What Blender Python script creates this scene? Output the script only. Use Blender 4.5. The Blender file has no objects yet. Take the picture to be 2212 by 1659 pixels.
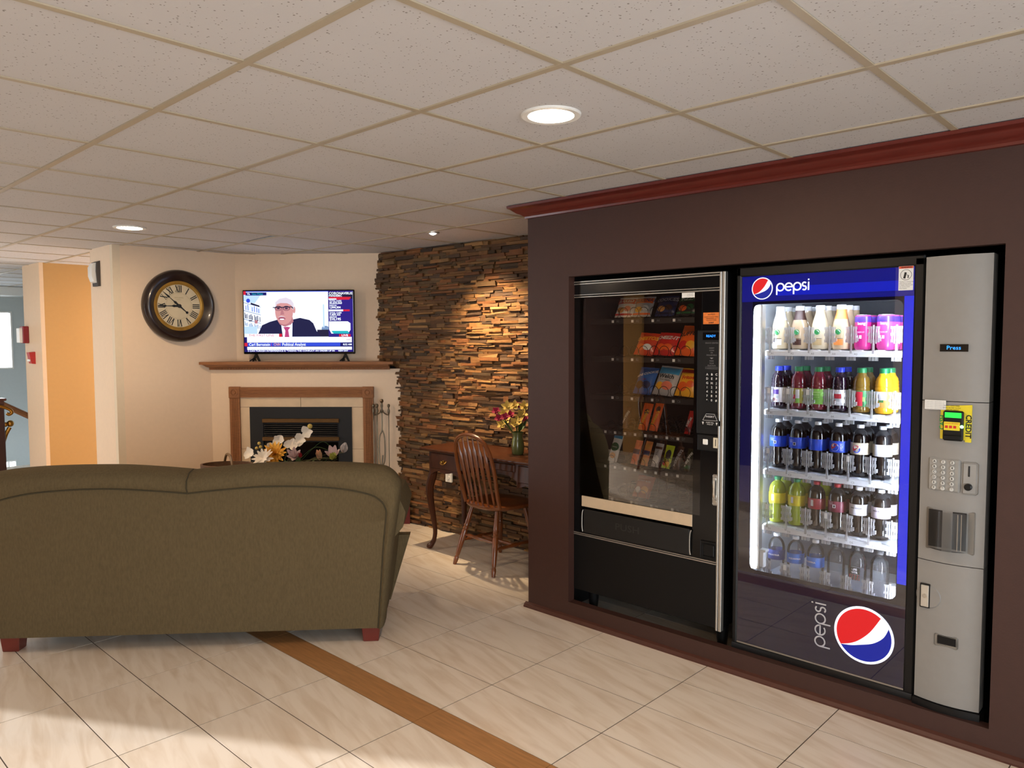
import bpy, bmesh, math, random
from mathutils import Vector, Matrix
PI = math.pi
R = math.radians
random.seed(7)
SC = bpy.context.scene
COL = SC.collection

# ------------------------------------------------------------------ camera
CAMH, CEIL = 1.5562, 2.3086
cd = bpy.data.cameras.new('camera')
cam = bpy.data.objects.new('camera', cd)
COL.objects.link(cam)
SC.camera = cam
cd.sensor_width = 36.0
cd.lens = 1632.93 / 2212 * 36.0
cd.clip_start = 0.05
yaw, pitch, roll = R(46.5625), R(-3.3569), R(-0.1746)
fwd = Vector((math.sin(yaw) * math.cos(pitch), math.cos(yaw) * math.cos(pitch), math.sin(pitch)))
rt = Vector((math.cos(yaw), -math.sin(yaw), 0))
up = rt.cross(fwd)
rt, up = rt * math.cos(roll) + up * math.sin(roll), up * math.cos(roll) - rt * math.sin(roll)
cam.matrix_world = Matrix(((rt.x, up.x, -fwd.x, 0), (rt.y, up.y, -fwd.y, 0), (rt.z, up.z, -fwd.z, CAMH), (0, 0, 0, 1)))

# ------------------------------------------------------------------ world, sun, daylight, exposure
SC.view_settings.view_transform = 'Standard'
SC.view_settings.look = 'None'
SC.view_settings.gamma = 1.0
SC.view_settings.use_curve_mapping = False
SC.view_settings.exposure = 0.40
w = bpy.data.worlds.new('world')
SC.world = w
w.use_nodes = True
bg = w.node_tree.nodes['Background']
bg.inputs[0].default_value = (0.87, 0.94, 1.0, 1)
bg.inputs[1].default_value = 5.5
SC.cycles.max_bounces = 8
SC.cycles.diffuse_bounces = 4
SC.cycles.glossy_bounces = 4
SC.cycles.transmission_bounces = 4
SC.cycles.transparent_max_bounces = 24
SC.cycles.sample_clamp_indirect = 6.0
SC.cycles.caustics_reflective = False
SC.cycles.caustics_refractive = False

sl = bpy.data.lights.new('sun', 'SUN')
sl.energy = 5.0
sl.angle = R(0.6)
sl.color = (1.0, 0.98, 0.97)
sun = bpy.data.objects.new('sun', sl)
COL.objects.link(sun)
sdir = Vector((0.51, -0.86, -math.tan(R(14)))).normalized()
sun.rotation_euler = sdir.to_track_quat('-Z', 'Y').to_euler()


def portal(loc, look, sx, sy):
    l = bpy.data.lights.new('window_daylight', 'AREA')
    l.shape = 'RECTANGLE'
    l.size, l.size_y = sx, sy
    l.cycles.is_portal = True
    o = bpy.data.objects.new('window_daylight', l)
    COL.objects.link(o)
    o.location = loc
    o.rotation_euler = Vector(look).to_track_quat('-Z', 'Z').to_euler()


portal((-0.3, -2.95, 1.15), (0, 1, 0), 4.6, 2.0)        # shop front behind the camera
portal((-2.15, -1.7, 1.15), (1, 0, 0), 1.8, 2.0)       # left hand windows, unseen, added for more daylight
portal((-2.15, 7.96, 1.1), (1, 0, 0), 1.8, 2.0)         # glazed side entrance
portal((2.2, 13.0, 1.57), (0, -1, 0), 1.7, 0.84)        # stairwell window


# ------------------------------------------------------------------ materials
def lin(c):
    return tuple(((v / 255) / 12.92 if v / 255 <= 0.04045 else ((v / 255 + 0.055) / 1.055) ** 2.4) for v in c[:3]) + (1,)


MATS = {}


def M(name, rgb, rough=0.5, metal=0.0, noise=0.06, scale=30.0, bump=0.0, bscale=200.0, coat=0.0, stretch=(1, 1, 1), spec=0.5, sheen=0.0, tint=None):
    if name in MATS:
        return MATS[name]
    m = bpy.data.materials.new(name)
    m.use_nodes = True
    nt = m.node_tree
    b = nt.nodes['Principled BSDF']
    L = nt.links.new
    tc = nt.nodes.new('ShaderNodeTexCoord')
    mp = nt.nodes.new('ShaderNodeMapping')
    mp.inputs['Scale'].default_value = stretch
    L(tc.outputs['Object'], mp.inputs[0])
    n = nt.nodes.new('ShaderNodeTexNoise')
    n.inputs['Scale'].default_value = scale
    n.inputs['Detail'].default_value = 5
    L(mp.outputs[0], n.inputs['Vector'])
    c = lin(rgb)
    mix = nt.nodes.new('ShaderNodeMix')
    mix.data_type = 'RGBA'
    mix.inputs[6].default_value = tuple(min(1, v * (1 - noise * 2)) for v in c[:3]) + (1,)
    mix.inputs[7].default_value = tuple(min(1, v * (1 + noise * 2)) for v in c[:3]) + (1,)
    L(n.outputs['Fac'], mix.inputs[0])
    last = mix.outputs[2]
    if tint:
        at = nt.nodes.new('ShaderNodeAttribute')
        at.attribute_name = tint
        mu = nt.nodes.new('ShaderNodeMix')
        mu.data_type = 'RGBA'
        mu.blend_type = 'MULTIPLY'
        mu.inputs[0].default_value = 1
        L(last, mu.inputs[6])
        L(at.outputs['Color'], mu.inputs[7])
        last = mu.outputs[2]
    L(last, b.inputs['Base Color'])
    b.inputs['Roughness'].default_value = rough
    b.inputs['Metallic'].default_value = metal
    b.inputs['Coat Weight'].default_value = coat
    b.inputs['Coat Roughness'].default_value = 0.08
    b.inputs['Specular IOR Level'].default_value = spec
    b.inputs['Sheen Weight'].default_value = sheen
    if bump:
        n2 = nt.nodes.new('ShaderNodeTexNoise')
        n2.inputs['Scale'].default_value = bscale
        n2.inputs['Detail'].default_value = 4
        L(mp.outputs[0], n2.inputs['Vector'])
        bp = nt.nodes.new('ShaderNodeBump')
        bp.inputs['Strength'].default_value = bump
        bp.inputs['Distance'].default_value = 0.004
        L(n2.outputs['Fac'], bp.inputs['Height'])
        L(bp.outputs[0], b.inputs['Normal'])
    MATS[name] = m
    return m


def EM(name, rgb, s=1.0):
    if name in MATS:
        return MATS[name]
    m = bpy.data.materials.new(name)
    m.use_nodes = True
    b = m.node_tree.nodes['Principled BSDF']
    b.inputs['Base Color'].default_value = (0.02, 0.02, 0.02, 1)
    b.inputs['Emission Color'].default_value = lin(rgb)
    b.inputs['Emission Strength'].default_value = s
    b.inputs['Roughness'].default_value = 0.3
    b.inputs['Specular IOR Level'].default_value = 0.05
    MATS[name] = m
    return m


def GL(name, tint=(1, 1, 1), ior=1.5, rough=0.0, haze=0.0, hazec=(1, 1, 1)):
    """thin clear pane or plastic: transparent plus a fresnel mirror, with a little cloudy plastic if asked"""
    if name in MATS:
        return MATS[name]
    m = bpy.data.materials.new(name)
    m.use_nodes = True
    nt = m.node_tree
    nt.nodes.remove(nt.nodes['Principled BSDF'])
    out = nt.nodes['Material Output']
    L = nt.links.new
    t = nt.nodes.new('ShaderNodeBsdfTransparent')
    t.inputs[0].default_value = tuple(tint) + (1,)
    g = nt.nodes.new('ShaderNodeBsdfGlossy')
    g.inputs['Roughness'].default_value = rough
    f = nt.nodes.new('ShaderNodeFresnel')
    f.inputs[0].default_value = ior
    base = t
    if haze:
        d1 = nt.nodes.new('ShaderNodeBsdfDiffuse')
        d1.inputs[0].default_value = tuple(hazec) + (1,)
        d2 = nt.nodes.new('ShaderNodeBsdfTranslucent')
        d2.inputs[0].default_value = tuple(hazec) + (1,)
        d = nt.nodes.new('ShaderNodeMixShader')
        L(d1.outputs[0], d.inputs[1])
        L(d2.outputs[0], d.inputs[2])
        mh = nt.nodes.new('ShaderNodeMixShader')
        mh.inputs[0].default_value = haze
        L(t.outputs[0], mh.inputs[1])
        L(d.outputs[0], mh.inputs[2])
        base = mh
    mx = nt.nodes.new('ShaderNodeMixShader')
    L(f.outputs[0], mx.inputs[0])
    L(base.outputs[0], mx.inputs[1])
    L(g.outputs[0], mx.inputs[2])
    L(mx.outputs[0], out.inputs[0])
    MATS[name] = m
    return m


# ------------------------------------------------------------------ mesh builder
class MB:
    def __init__(s):
        s.bm = bmesh.new()
        s.mi = 0
        s.t = None
        s.tl = None

    def tint(s, c):
        if s.tl is None:
            s.tl = s.bm.loops.layers.float_color.new('tint')
        s.t = c

    def face(s, vs):
        try:
            f = s.bm.faces.new(vs)
        except ValueError:
            return None
        f.material_index = s.mi
        if s.tl is not None and s.t:
            for l in f.loops:
                l[s.tl] = s.t
        return f

    def poly(s, pts):
        return s.face([s.bm.verts.new(p) for p in pts])

    def box(s, x0, x1, y0, y1, z0, z1, bev=0.0, seg=1):
        v = [s.bm.verts.new((x, y, z)) for z in (z0, z1) for y in (y0, y1) for x in (x0, x1)]
        fs = [s.face([v[i] for i in q]) for q in ((0, 2, 3, 1), (4, 5, 7, 6), (0, 1, 5, 4), (1, 3, 7, 5), (3, 2, 6, 7), (2, 0, 4, 6))]
        if bev:
            es = list({e for f in fs for e in f.edges})
            r = bmesh.ops.bevel(s.bm, geom=es, offset=bev, segments=seg, affect='EDGES', profile=0.5)
            for f in r['faces']:
                f.material_index = s.mi
        return v

    def prism(s, poly, axis, a, b):
        """poly of 2D points in the two other axes (x,y,z order), extruded along axis from a to b"""
        def p3(p, t):
            return {'x': (t, p[0], p[1]), 'y': (p[0], t, p[1]), 'z': (p[0], p[1], t)}[axis]
        A = [s.bm.verts.new(p3(p, a)) for p in poly]
        B = [s.bm.verts.new(p3(p, b)) for p in poly]
        s.face(A[::-1])
        s.face(B)
        n = len(poly)
        for i in range(n):
            s.face([A[i], A[(i + 1) % n], B[(i + 1) % n], B[i]])

    def tube(s, pts, r, n=8, closed=False, flat=1.0):
        P = [Vector(p) for p in pts]
        rr = r if isinstance(r, (list, tuple)) else [r] * len(P)
        rings = []
        prev = None
        for i, p in enumerate(P):
            a = P[(i - 1) % len(P)] if (closed or i > 0) else p
            b = P[(i + 1) % len(P)] if (closed or i < len(P) - 1) else p
            d = (b - a).normalized()
            if prev is None:
                q = Vector((0, 0, 1)) if abs(d.z) < 0.9 else Vector((1, 0, 0))
            else:
                q = prev
            u = (q - d * q.dot(d))
            if u.length < 1e-6:
                u = d.orthogonal()
            u.normalize()
            prev = u
            v = d.cross(u)
            rings.append([s.bm.verts.new(p + (u * math.cos(2 * PI * k / n) + v * math.sin(2 * PI * k / n) * flat) * rr[i]) for k in range(n)])
        m = len(rings)
        for i in range(m if closed else m - 1):
            A, B = rings[i], rings[(i + 1) % m]
            for k in range(n):
                s.face([A[k], A[(k + 1) % n], B[(k + 1) % n], B[k]])
        if not closed:
            s.face(rings[0][::-1])
            s.face(rings[-1])

    def lathe(s, prof, n=20, c=(0, 0, 0), axis='z', a0=0.0, a1=2 * PI, cap=True):
        full = abs(a1 - a0 - 2 * PI) < 1e-6
        m = n if full else n + 1
        rings = []
        for r, h in prof:
            ring = []
            for k in range(m):
                a = a0 + (a1 - a0) * k / n
                x, y = r * math.cos(a), r * math.sin(a)
                p = {'z': (x, y, h), 'y': (x, h, y), 'x': (h, x, y)}[axis]
                ring.append(s.bm.verts.new((p[0] + c[0], p[1] + c[1], p[2] + c[2])))
            rings.append(ring)
        for A, B in zip(rings, rings[1:]):
            for k in range(m if full else m - 1):
                s.face([A[k], A[(k + 1) % m], B[(k + 1) % m], B[k]])
        if full and cap:
            if prof[0][0] > 1e-4:
                s.face(rings[0][::-1])
            if prof[-1][0] > 1e-4:
                s.face(rings[-1])

    def ball(s, c, r, sx=1, sy=1, sz=1, n=12):
        prof = [(max(1e-5, r * math.sin(PI * k / (n // 2))), -r * math.cos(PI * k / (n // 2))) for k in range(n // 2 + 1)]
        i0 = len(s.bm.verts)
        s.lathe(prof, n)
        s.bm.verts.ensure_lookup_table()
        for v in s.bm.verts[i0:]:
            v.co = Vector((v.co.x * sx + c[0], v.co.y * sy + c[1], v.co.z * sz + c[2]))

    def grid(s, f, nu, nv, wrapu=False):
        V = [[s.bm.verts.new(f(i / nu, j / nv)) for i in range(nu + (0 if wrapu else 1))] for j in range(nv + 1)]
        for j in range(nv):
            for i in range(nu):
                i2 = (i + 1) % nu if wrapu else i + 1
                s.face([V[j][i], V[j][i2], V[j + 1][i2], V[j + 1][i]])
        return V

    def mark(s):
        return len(s.bm.verts)

    def xf(s, i0, mtx):
        s.bm.verts.ensure_lookup_table()
        for v in s.bm.verts[i0:]:
            v.co = mtx @ v.co if isinstance(mtx, Matrix) else mtx(v.co)

    def text(s, t, x, z, size, y=0.0, align='c', rot=0.0, sx=1.0, shear=0.0, bold=0.0, dep=0.0004):
        """lettering lying in the xz plane and facing -y"""
        cu = bpy.data.curves.new('lettering', 'FONT')
        cu.body = t
        cu.size = 1.0
        cu.align_x = {'c': 'CENTER', 'l': 'LEFT', 'r': 'RIGHT'}[align]
        cu.align_y = 'CENTER'
        cu.resolution_u = 2
        cu.offset = bold
        cu.shear = shear
        ob = bpy.data.objects.new('lettering', cu)
        me = bpy.data.meshes.new_from_object(ob)
        bpy.data.objects.remove(ob)
        bpy.data.curves.remove(cu)
        c, n = math.cos(rot), math.sin(rot)
        vs = []
        for v in me.vertices:
            a, b = v.co.x * size * sx, v.co.y * size
            vs.append(s.bm.verts.new((x + a * c - b * n, y, z + a * n + b * c)))
        for p in me.polygons:
            s.face([vs[k] for k in p.vertices])
        bpy.data.meshes.remove(me)

    def rect(s, x0, x1, z0, z1, y):
        s.poly([(x0, y, z0), (x1, y, z0), (x1, y, z1), (x0, y, z1)])

    def disc(s, x, z, r, y, n=24, rz=None):
        s.poly([(x + r * math.cos(2 * PI * k / n), y, z + (rz or r) * math.sin(2 * PI * k / n)) for k in range(n)])

    def shape(s, pts, y):
        s.poly([(p[0], y, p[1]) for p in pts])

    def build(s, name, mats, parent=None, smooth=35, loc=None, rz=0.0):
        me = bpy.data.meshes.new(name)
        s.bm.normal_update()
        s.bm.to_mesh(me)
        s.bm.free()
        for m in (mats if isinstance(mats, (list, tuple)) else [mats]):
            me.materials.append(m)
        if smooth:
            for p in me.polygons:
                p.use_smooth = True
            me.set_sharp_from_angle(angle=R(smooth))
        o = bpy.data.objects.new(name, me)
        COL.objects.link(o)
        if parent:
            o.parent = parent
        if loc:
            o.location = loc
        o.rotation_euler.z = rz
        return o


def tag(o, label, cat, group=None):
    o['label'] = label
    o['category'] = cat
    if group:
        o['group'] = group
    return o


def thing(name, label, cat, loc=(0, 0, 0), rz=0.0, group=None):
    o = bpy.data.objects.new(name, None)
    o.empty_display_size = 0.1
    COL.objects.link(o)
    o.location = loc
    o.rotation_euler.z = rz
    return tag(o, label, cat, group)


def struct(o):
    o['kind'] = 'structure'
    return o


def dup(root, loc, rz, label, group=None):
    r = root.copy()
    COL.objects.link(r)
    r.location = loc
    r.rotation_euler.z = rz
    r['label'] = label
    if group:
        r['group'] = group
    for ch in list(root.children):
        c = ch.copy()
        COL.objects.link(c)
        c.parent = r
        for g in list(ch.children):
            d = g.copy()
            COL.objects.link(d)
            d.parent = c
    return r


def smooth_path(pts, k=6):
    """catmull-rom through the points"""
    P = [Vector(p) for p in pts]
    out = []
    for i in range(len(P) - 1):
        p0, p1, p2, p3 = P[max(0, i - 1)], P[i], P[i + 1], P[min(len(P) - 1, i + 2)]
        for j in range(k):
            t = j / k
            out.append(0.5 * ((2 * p1) + (p2 - p0) * t + (2 * p0 - 5 * p1 + 4 * p2 - p3) * t * t + (3 * p1 - p0 - 3 * p2 + p3) * t ** 3))
    out.append(P[-1])
    return out


# materials used in several places
m_cream = M('cream_wall_paint', (232, 209, 182), 0.6, noise=0.02, bump=0.08, bscale=300)
m_gold = M('gold_wall_paint', (192, 148, 88), 0.6, noise=0.02)
m_grey_wall = M('pale_grey_wall_paint', (196, 205, 206), 0.6, noise=0.02)
m_brown = M('dark_brown_wall_paint', (60, 35, 28), 0.55, noise=0.06, bump=0.15, bscale=160)
m_cherry = M('cherry_stained_wood', (96, 32, 24), 0.35, noise=0.18, scale=8, stretch=(6, 1, 14), coat=0.2)
m_oak = M('oak_wood', (146, 96, 58), 0.45, noise=0.2, scale=9, stretch=(2, 8, 16), bump=0.1, bscale=60)
m_darkoak = M('dark_oak_wood', (72, 37, 18), 0.32, noise=0.25, scale=10, stretch=(3, 3, 1.2), coat=0.1, spec=0.3)
m_black = M('black_plastic', (11, 11, 12), 0.42, noise=0.05, spec=0.35)
m_blackm = M('black_enamel', (7, 7, 8), 0.5, noise=0.05, spec=0.3)
m_gloss = M('black_glossy_plastic', (8, 8, 10), 0.15, noise=0.03, spec=0.4)
m_alu = M('brushed_aluminium', (190, 186, 178), 0.35, metal=0.85, noise=0.08, scale=40, stretch=(1, 1, 20))
m_brass = M('brass', (176, 132, 62), 0.3, metal=1.0, noise=0.05)
m_white = M('white_plastic', (232, 232, 228), 0.4, noise=0.02)
m_paper = M('white_paper', (226, 226, 222), 0.7, noise=0.02)
m_ink = M('black_ink', (22, 22, 24), 0.6, noise=0.02)
m_redink = M('red_ink', (200, 40, 34), 0.5, noise=0.02)
m_wht_ink = M('white_ink', (225, 225, 225), 0.5, noise=0.02)
m_greyink = M('grey_ink', (120, 120, 122), 0.5, noise=0.02)

# ================================================================== SETTING
# ---- floor: rectangular porcelain tiles with a wood-look inlay strip
TW, TL_, G = 0.3054, 0.6126, 0.0048
m_tile = None


def floor_material():
    m = bpy.data.materials.new('streaked_porcelain_tile')
    m.use_nodes = True
    nt = m.node_tree
    b = nt.nodes['Principled BSDF']
    L = nt.links.new
    tc = nt.nodes.new('ShaderNodeTexCoord')
    at = nt.nodes.new('ShaderNodeAttribute')
    at.attribute_name = 'tint'
    off = nt.nodes.new('ShaderNodeVectorMath')
    off.operation = 'MULTIPLY_ADD'
    off.inputs[1].default_value = (9, 9, 9)
    L(at.outputs['Color'], off.inputs[0])
    L(tc.outputs['Object'], off.inputs[2])
    mr = nt.nodes.new('ShaderNodeMapping')
    mr.inputs['Rotation'].default_value = (0, 0, R(13))
    L(off.outputs[0], mr.inputs[0])
    mp = nt.nodes.new('ShaderNodeMapping')
    mp.inputs['Scale'].default_value = (9.0, 1.3, 1)
    L(mr.outputs[0], mp.inputs[0])
    n = nt.nodes.new('ShaderNodeTexNoise')
    n.inputs['Scale'].default_value = 2.2
    n.inputs['Detail'].default_value = 7
    n.inputs['Distortion'].default_value = 0.6
    L(mp.outputs[0], n.inputs['Vector'])
    cr = nt.nodes.new('ShaderNodeValToRGB')
    e = cr.color_ramp.elements
    e[0].position, e[0].color = 0.30, lin((216, 200, 181))
    e[1].position, e[1].color = 0.58, lin((232, 221, 207))
    L(n.outputs['Fac'], cr.inputs[0])
    L(cr.outputs[0], b.inputs['Base Color'])
    b.inputs['Roughness'].default_value = 0.27
    return m


m_tile = floor_material()
m_grout = M('brown_grout', (78, 64, 50), 0.9, noise=0.05)
b = MB()
ys = [2.3580 + k * TL_ for k in range(-11, 20)]
xs = [2.9629 - k * TW for k in range(3, -5, -1)][::-1]
xr = [2.9629 + k * TW for k in range(-3, 6)]           # right of the strip
xr[0] = 2.0464
xl = [1.8943 - k * TW for k in range(0, 15)][::-1]      # left of the strip


def in_floor(x, y):
    return y < 9.55 or x > 2.3


for arr in (xl, xr):
    for x0, x1 in zip(arr, arr[1:]):
        for y0, y1 in zip(ys, ys[1:]):
            if not in_floor((x0 + x1) / 2, (y0 + y1) / 2) or y1 > 11:
                continue
            b.tint((random.random(), random.random(), random.random(), 1))
            b.box(x0 + G / 2, x1 - G / 2, y0 + G / 2, y1 - G / 2, -0.008, 0.0)
b.mi = 1
b.t = (0, 0, 0, 1)
b.box(xl[0], xr[-1], ys[0], 9.55, -0.06, -0.0015)
fl = struct(b.build('floor', [m_tile, m_grout], smooth=0))
b = MB()
m_strip = M('wood_look_strip_tile', (168, 122, 78), 0.35, noise=0.22, scale=6, stretch=(14, 1.2, 1), bump=0.05, bscale=40)
for y0, y1 in zip(ys, ys[1:]):
    if y1 < 9.5:
        b.box(1.8943 + 0.001, 2.0464 - 0.001, y0 + 0.001, y1 - 0.001, -0.006, 0.0004)
struct(b.build('trim_1', m_strip, smooth=0))


# ---- ceiling: lay-in tiles in a tan T-bar grid
def ceiling_material():
    m = bpy.data.materials.new('fissured_ceiling_tile')
    m.use_nodes = True
    nt = m.node_tree
    b = nt.nodes['Principled BSDF']
    L = nt.links.new
    tc = nt.nodes.new('ShaderNodeTexCoord')
    v = nt.nodes.new('ShaderNodeTexVoronoi')
    v.inputs['Scale'].default_value = 75
    v.inputs['Randomness'].default_value = 1
    L(tc.outputs['Object'], v.inputs['Vector'])
    n = nt.nodes.new('ShaderNodeTexNoise')
    n.inputs['Scale'].default_value = 45
    n.inputs['Detail'].default_value = 3
    L(tc.outputs['Object'], n.inputs['Vector'])
    th = nt.nodes.new('ShaderNodeMath')
    th.operation = 'MULTIPLY_ADD'
    th.inputs[1].default_value = 0.55
    th.inputs[2].default_value = -0.13
    L(n.outputs['Fac'], th.inputs[0])
    lt = nt.nodes.new('ShaderNodeMath')
    lt.operation = 'LESS_THAN'
    L(v.outputs['Distance'], lt.inputs[0])
    L(th.outputs[0], lt.inputs[1])
    mx = nt.nodes.new('ShaderNodeMix')
    mx.data_type = 'RGBA'
    mx.inputs[6].default_value = lin((201, 199, 199))
    mx.inputs[7].default_value = lin((140, 134, 130))
    L(lt.outputs[0], mx.inputs[0])
    L(mx.outputs[2], b.inputs['Base Color'])
    b.inputs['Roughness'].default_value = 0.85
    bp = nt.nodes.new('ShaderNodeBump')
    bp.inputs['Strength'].default_value = 0.2
    bp.inputs['Distance'].default_value = 0.003
    L(n.outputs['Fac'], bp.inputs['Height'])
    L(bp.outputs[0], b.inputs['Normal'])
    return m


CX, CY, CT = 1.0314, 1.3595, 0.6096
gx = [CX + i * CT for i in range(-6, 7)]
gy = [CY + j * CT for j in range(-8, 21)]
b = MB()
for x0, x1 in zip(gx, gx[1:]):
    for y0, y1 in zip(gy, gy[1:]):
        if abs(x0 - gx[8]) < 0.01 and abs(y0 - gy[15]) < 0.01:   # one tile sits a little crooked by the fireplace
            i0 = b.mark()
            b.box(x0 + 0.009, x1 - 0.009, y0 + 0.009, y1 - 0.009, CEIL + 0.004, CEIL + 0.02)
            b.xf(i0, lambda c: Vector((c.x, c.y, c.z + (c.x - x0) * 0.02)))
        else:
            b.box(x0 + 0.009, x1 - 0.009, y0 + 0.009, y1 - 0.009, CEIL + 0.004, CEIL + 0.02, 0.003)
b.box(gx[0], gx[-1], gy[0], gy[-1], CEIL + 0.021, CEIL + 0.05)
ceil = struct(b.build('ceiling', ceiling_material(), smooth=0))
m_tbar = M('tan_enamelled_steel', (176, 163, 140), 0.5, noise=0.02)
b = MB()
for x in gx:
    b.box(x - 0.012, x + 0.012, gy[0], gy[-1], CEIL - 0.001, CEIL + 0.004)
for y in gy:
    for x0, x1 in zip(gx, gx[1:]):
        b.box(x0 + 0.012, x1 - 0.012, y - 0.0115, y + 0.0115, CEIL, CEIL + 0.004)
b.build('grid', m_tbar, ceil, smooth=0)

# ---- brown wall with the machine alcove
XW, YC, AL, AR, AT, AB = 3.21, 2.912, 2.613, 0.595, 1.897, 0.10
b = MB()
b.box(XW, XW + 0.05, AL, YC, 0, CEIL + 0.01)
b.box(XW, XW + 0.05, -3.0, AR, 0, CEIL + 0.01)
b.box(XW, XW + 0.05, AR, AL, AT, CEIL + 0.01)
b.box(XW, XW + 0.05, AR, AL, 0, AB)
b.box(XW + 0.05, 4.4, YC - 0.1, YC, 0, CEIL + 0.01)
struct(b.build('wall_right', m_brown, smooth=0))
m_nichedark = M('alcove_black', (20, 19, 20), 0.7, noise=0.05)  # near-black inner faces of the alcove
b = MB()
b.box(4.2, 4.25, AR - 0.2, AL + 0.2, 0, 2.0)
b.box(XW + 0.05, 4.2, AL + 0.12, AL + 0.16, 0, 2.0)
b.box(XW + 0.05, 4.2, AR - 0.14, AR - 0.1, 0, 2.0)
b.box(XW + 0.05, 4.2, AR - 0.1, AL + 0.12, 1.96, 2.0)
struct(b.build('wall_alcove', m_nichedark, smooth=0))
# crown moulding with its return at the corner
prof = [(0, 2.238), (-0.012, 2.240), (-0.014, 2.250), (-0.022, 2.256), (-0.030, 2.262), (-0.045, 2.268), (-0.060, 2.280), (-0.072, 2.290), (-0.085, 2.295), (-0.086, 2.3085), (0, 2.3085)]
b = MB()
A = [b.bm.verts.new((XW + p[0], -3.0, p[1])) for p in prof]
B = [b.bm.verts.new((XW + p[0], YC - p[0], p[1])) for p in prof]
Cc = [b.bm.verts.new((4.3, YC - p[0], p[1])) for p in prof]
for i in range(len(prof) - 1):
    b.face([A[i], A[i + 1], B[i + 1], B[i]])
    b.face([B[i], B[i + 1], Cc[i + 1], Cc[i]])
b.face(A[::-1])
struct(b.build('trim_2', m_cherry, smooth=30))
b = MB()
b.prism([(XW + 0.0, 0.0), (XW - 0.022, 0.0), (XW - 0.022, 0.008), (XW - 0.014, 0.02), (XW, 0.028)], 'y', -3.0, YC + 0.02)
b.xf(0, lambda c: Vector((c.x, c.y, c.z)))
struct(b.build('baseboard_right', M('dark_brown_baseboard', (74, 40, 30), 0.4, noise=0.1), smooth=0))

# ---- clock wall block, gold recess wall, fireplace corner
CW = 6.365
b = MB()
b.box(2.187, 4.4, CW, 6.893, 0, CEIL + 0.01)
struct(b.build('wall_clock', m_cream, smooth=0))
b = MB()
b.box(2.178, 2.235, CW - 0.004, CW + 0.05, 0, CEIL)
struct(b.build('trim_3', M('cream_corner_bead', (224, 208, 182), 0.5, noise=0.02), smooth=0))
b = MB()
b.box(2.225, 6.0, 8.337, 8.9, 0, CEIL + 0.01)
struct(b.build('wall_recess', m_gold, smooth=0))
b = MB()
b.box(2.19, 2.225, 8.335, 8.9, 0, CEIL + 0.01)
struct(b.build('wall_recess_end', M('daylit_pale_wall', (224, 196, 164), 0.6, noise=0.02), smooth=0))  # daylight falling on this face is put into its paler colour
b = MB()
b.box(5.9, 6.0, 6.9, 8.34, 0, CEIL)
struct(b.build('wall_recess_far', m_cream, smooth=0))

# fireplace corner, local frame: x to the right along it, y into the wall
FR = math.atan2(-0.7481, 0.6635)
FO = (2.945, 6.365, 0.0)
b = MB()
b.prism([(-0.06, -0.012), (1.72, 0.0), (1.72, 0.35), (0.2, 0.35)], 'z', 0, 1.312)
b.xf(0, lambda c: Vector((c.x, max(c.y, 0.0) if c.z > -1 else c.y, c.z)))
b.box(0.10, 1.46, 0.179, 0.5, 1.30, CEIL + 0.01)
struct(b.build('wall_fireplace', m_cream, smooth=0, loc=FO, rz=FR))

# ---- ledgestone wall
SX = 4.078
m_stone = M('split_ledgestone', (255, 255, 255), 0.72, noise=0.22, scale=24, bump=0.9, bscale=45, tint='tint', spec=0.4)
pal = [(118, 86, 52), (132, 96, 58), (104, 74, 46), (88, 66, 46), (146, 108, 66), (122, 82, 50), (96, 78, 56), (136, 104, 68), (80, 62, 48), (140, 94, 56), (112, 90, 62), (156, 122, 80)]
b = MB()
b.tint((0.02, 0.015, 0.012, 1))
b.box(SX + 0.012, SX + 0.1, 2.96, 5.46, 0, CEIL)
z = 0.0
row = 0
while z < CEIL - 0.006:
    h = random.choice((0.013, 0.016, 0.019, 0.022, 0.027))
    h = min(h, CEIL - z)
    y = 2.95 + random.random() * 0.05
    yend = 5.43 + random.uniform(-0.02, 0.016)
    if z < 1.33:
        yend = 5.20 + random.uniform(-0.02, 0.016)
    while y < yend:
        l = random.choice((0.05, 0.08, 0.11, 0.14, 0.18, 0.24)) * random.uniform(0.8, 1.2)
        y1 = min(y + l, yend)
        if y1 - y < 0.02:
            break
        d = random.choice((0, 0, 0.004, 0.008, 0.012, 0.018, 0.024)) + random.uniform(0, 0.004)
        c = lin(random.choice(pal))
        k = random.uniform(0.65, 1.25)
        b.tint((c[0] * k * 1.0, c[1] * k * 0.90, c[2] * k * 0.76, 1))
        hh = h
        if random.random() < 0.12 and z + h * 2 < CEIL:
            hh = h * 1.6
        v = b.box(SX - 0.006 - d, SX + 0.03, y + 0.0008, y1 - 0.0008, z + 0.0008, z + hh - 0.0008)
        for q in v:
            if q.co.x < SX:
                q.co.x += random.uniform(-0.006, 0.005)
                q.co.y += random.uniform(-0.004, 0.004)
                q.co.z += random.uniform(-0.0025, 0.0025)
        y = y1
    z += h
    row += 1
b.xf(0, lambda c: Vector((c.x - (c.y - 3.69) * 0.025, c.y, c.z)))
struct(b.build('wall_stone', m_stone, smooth=0))

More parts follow.
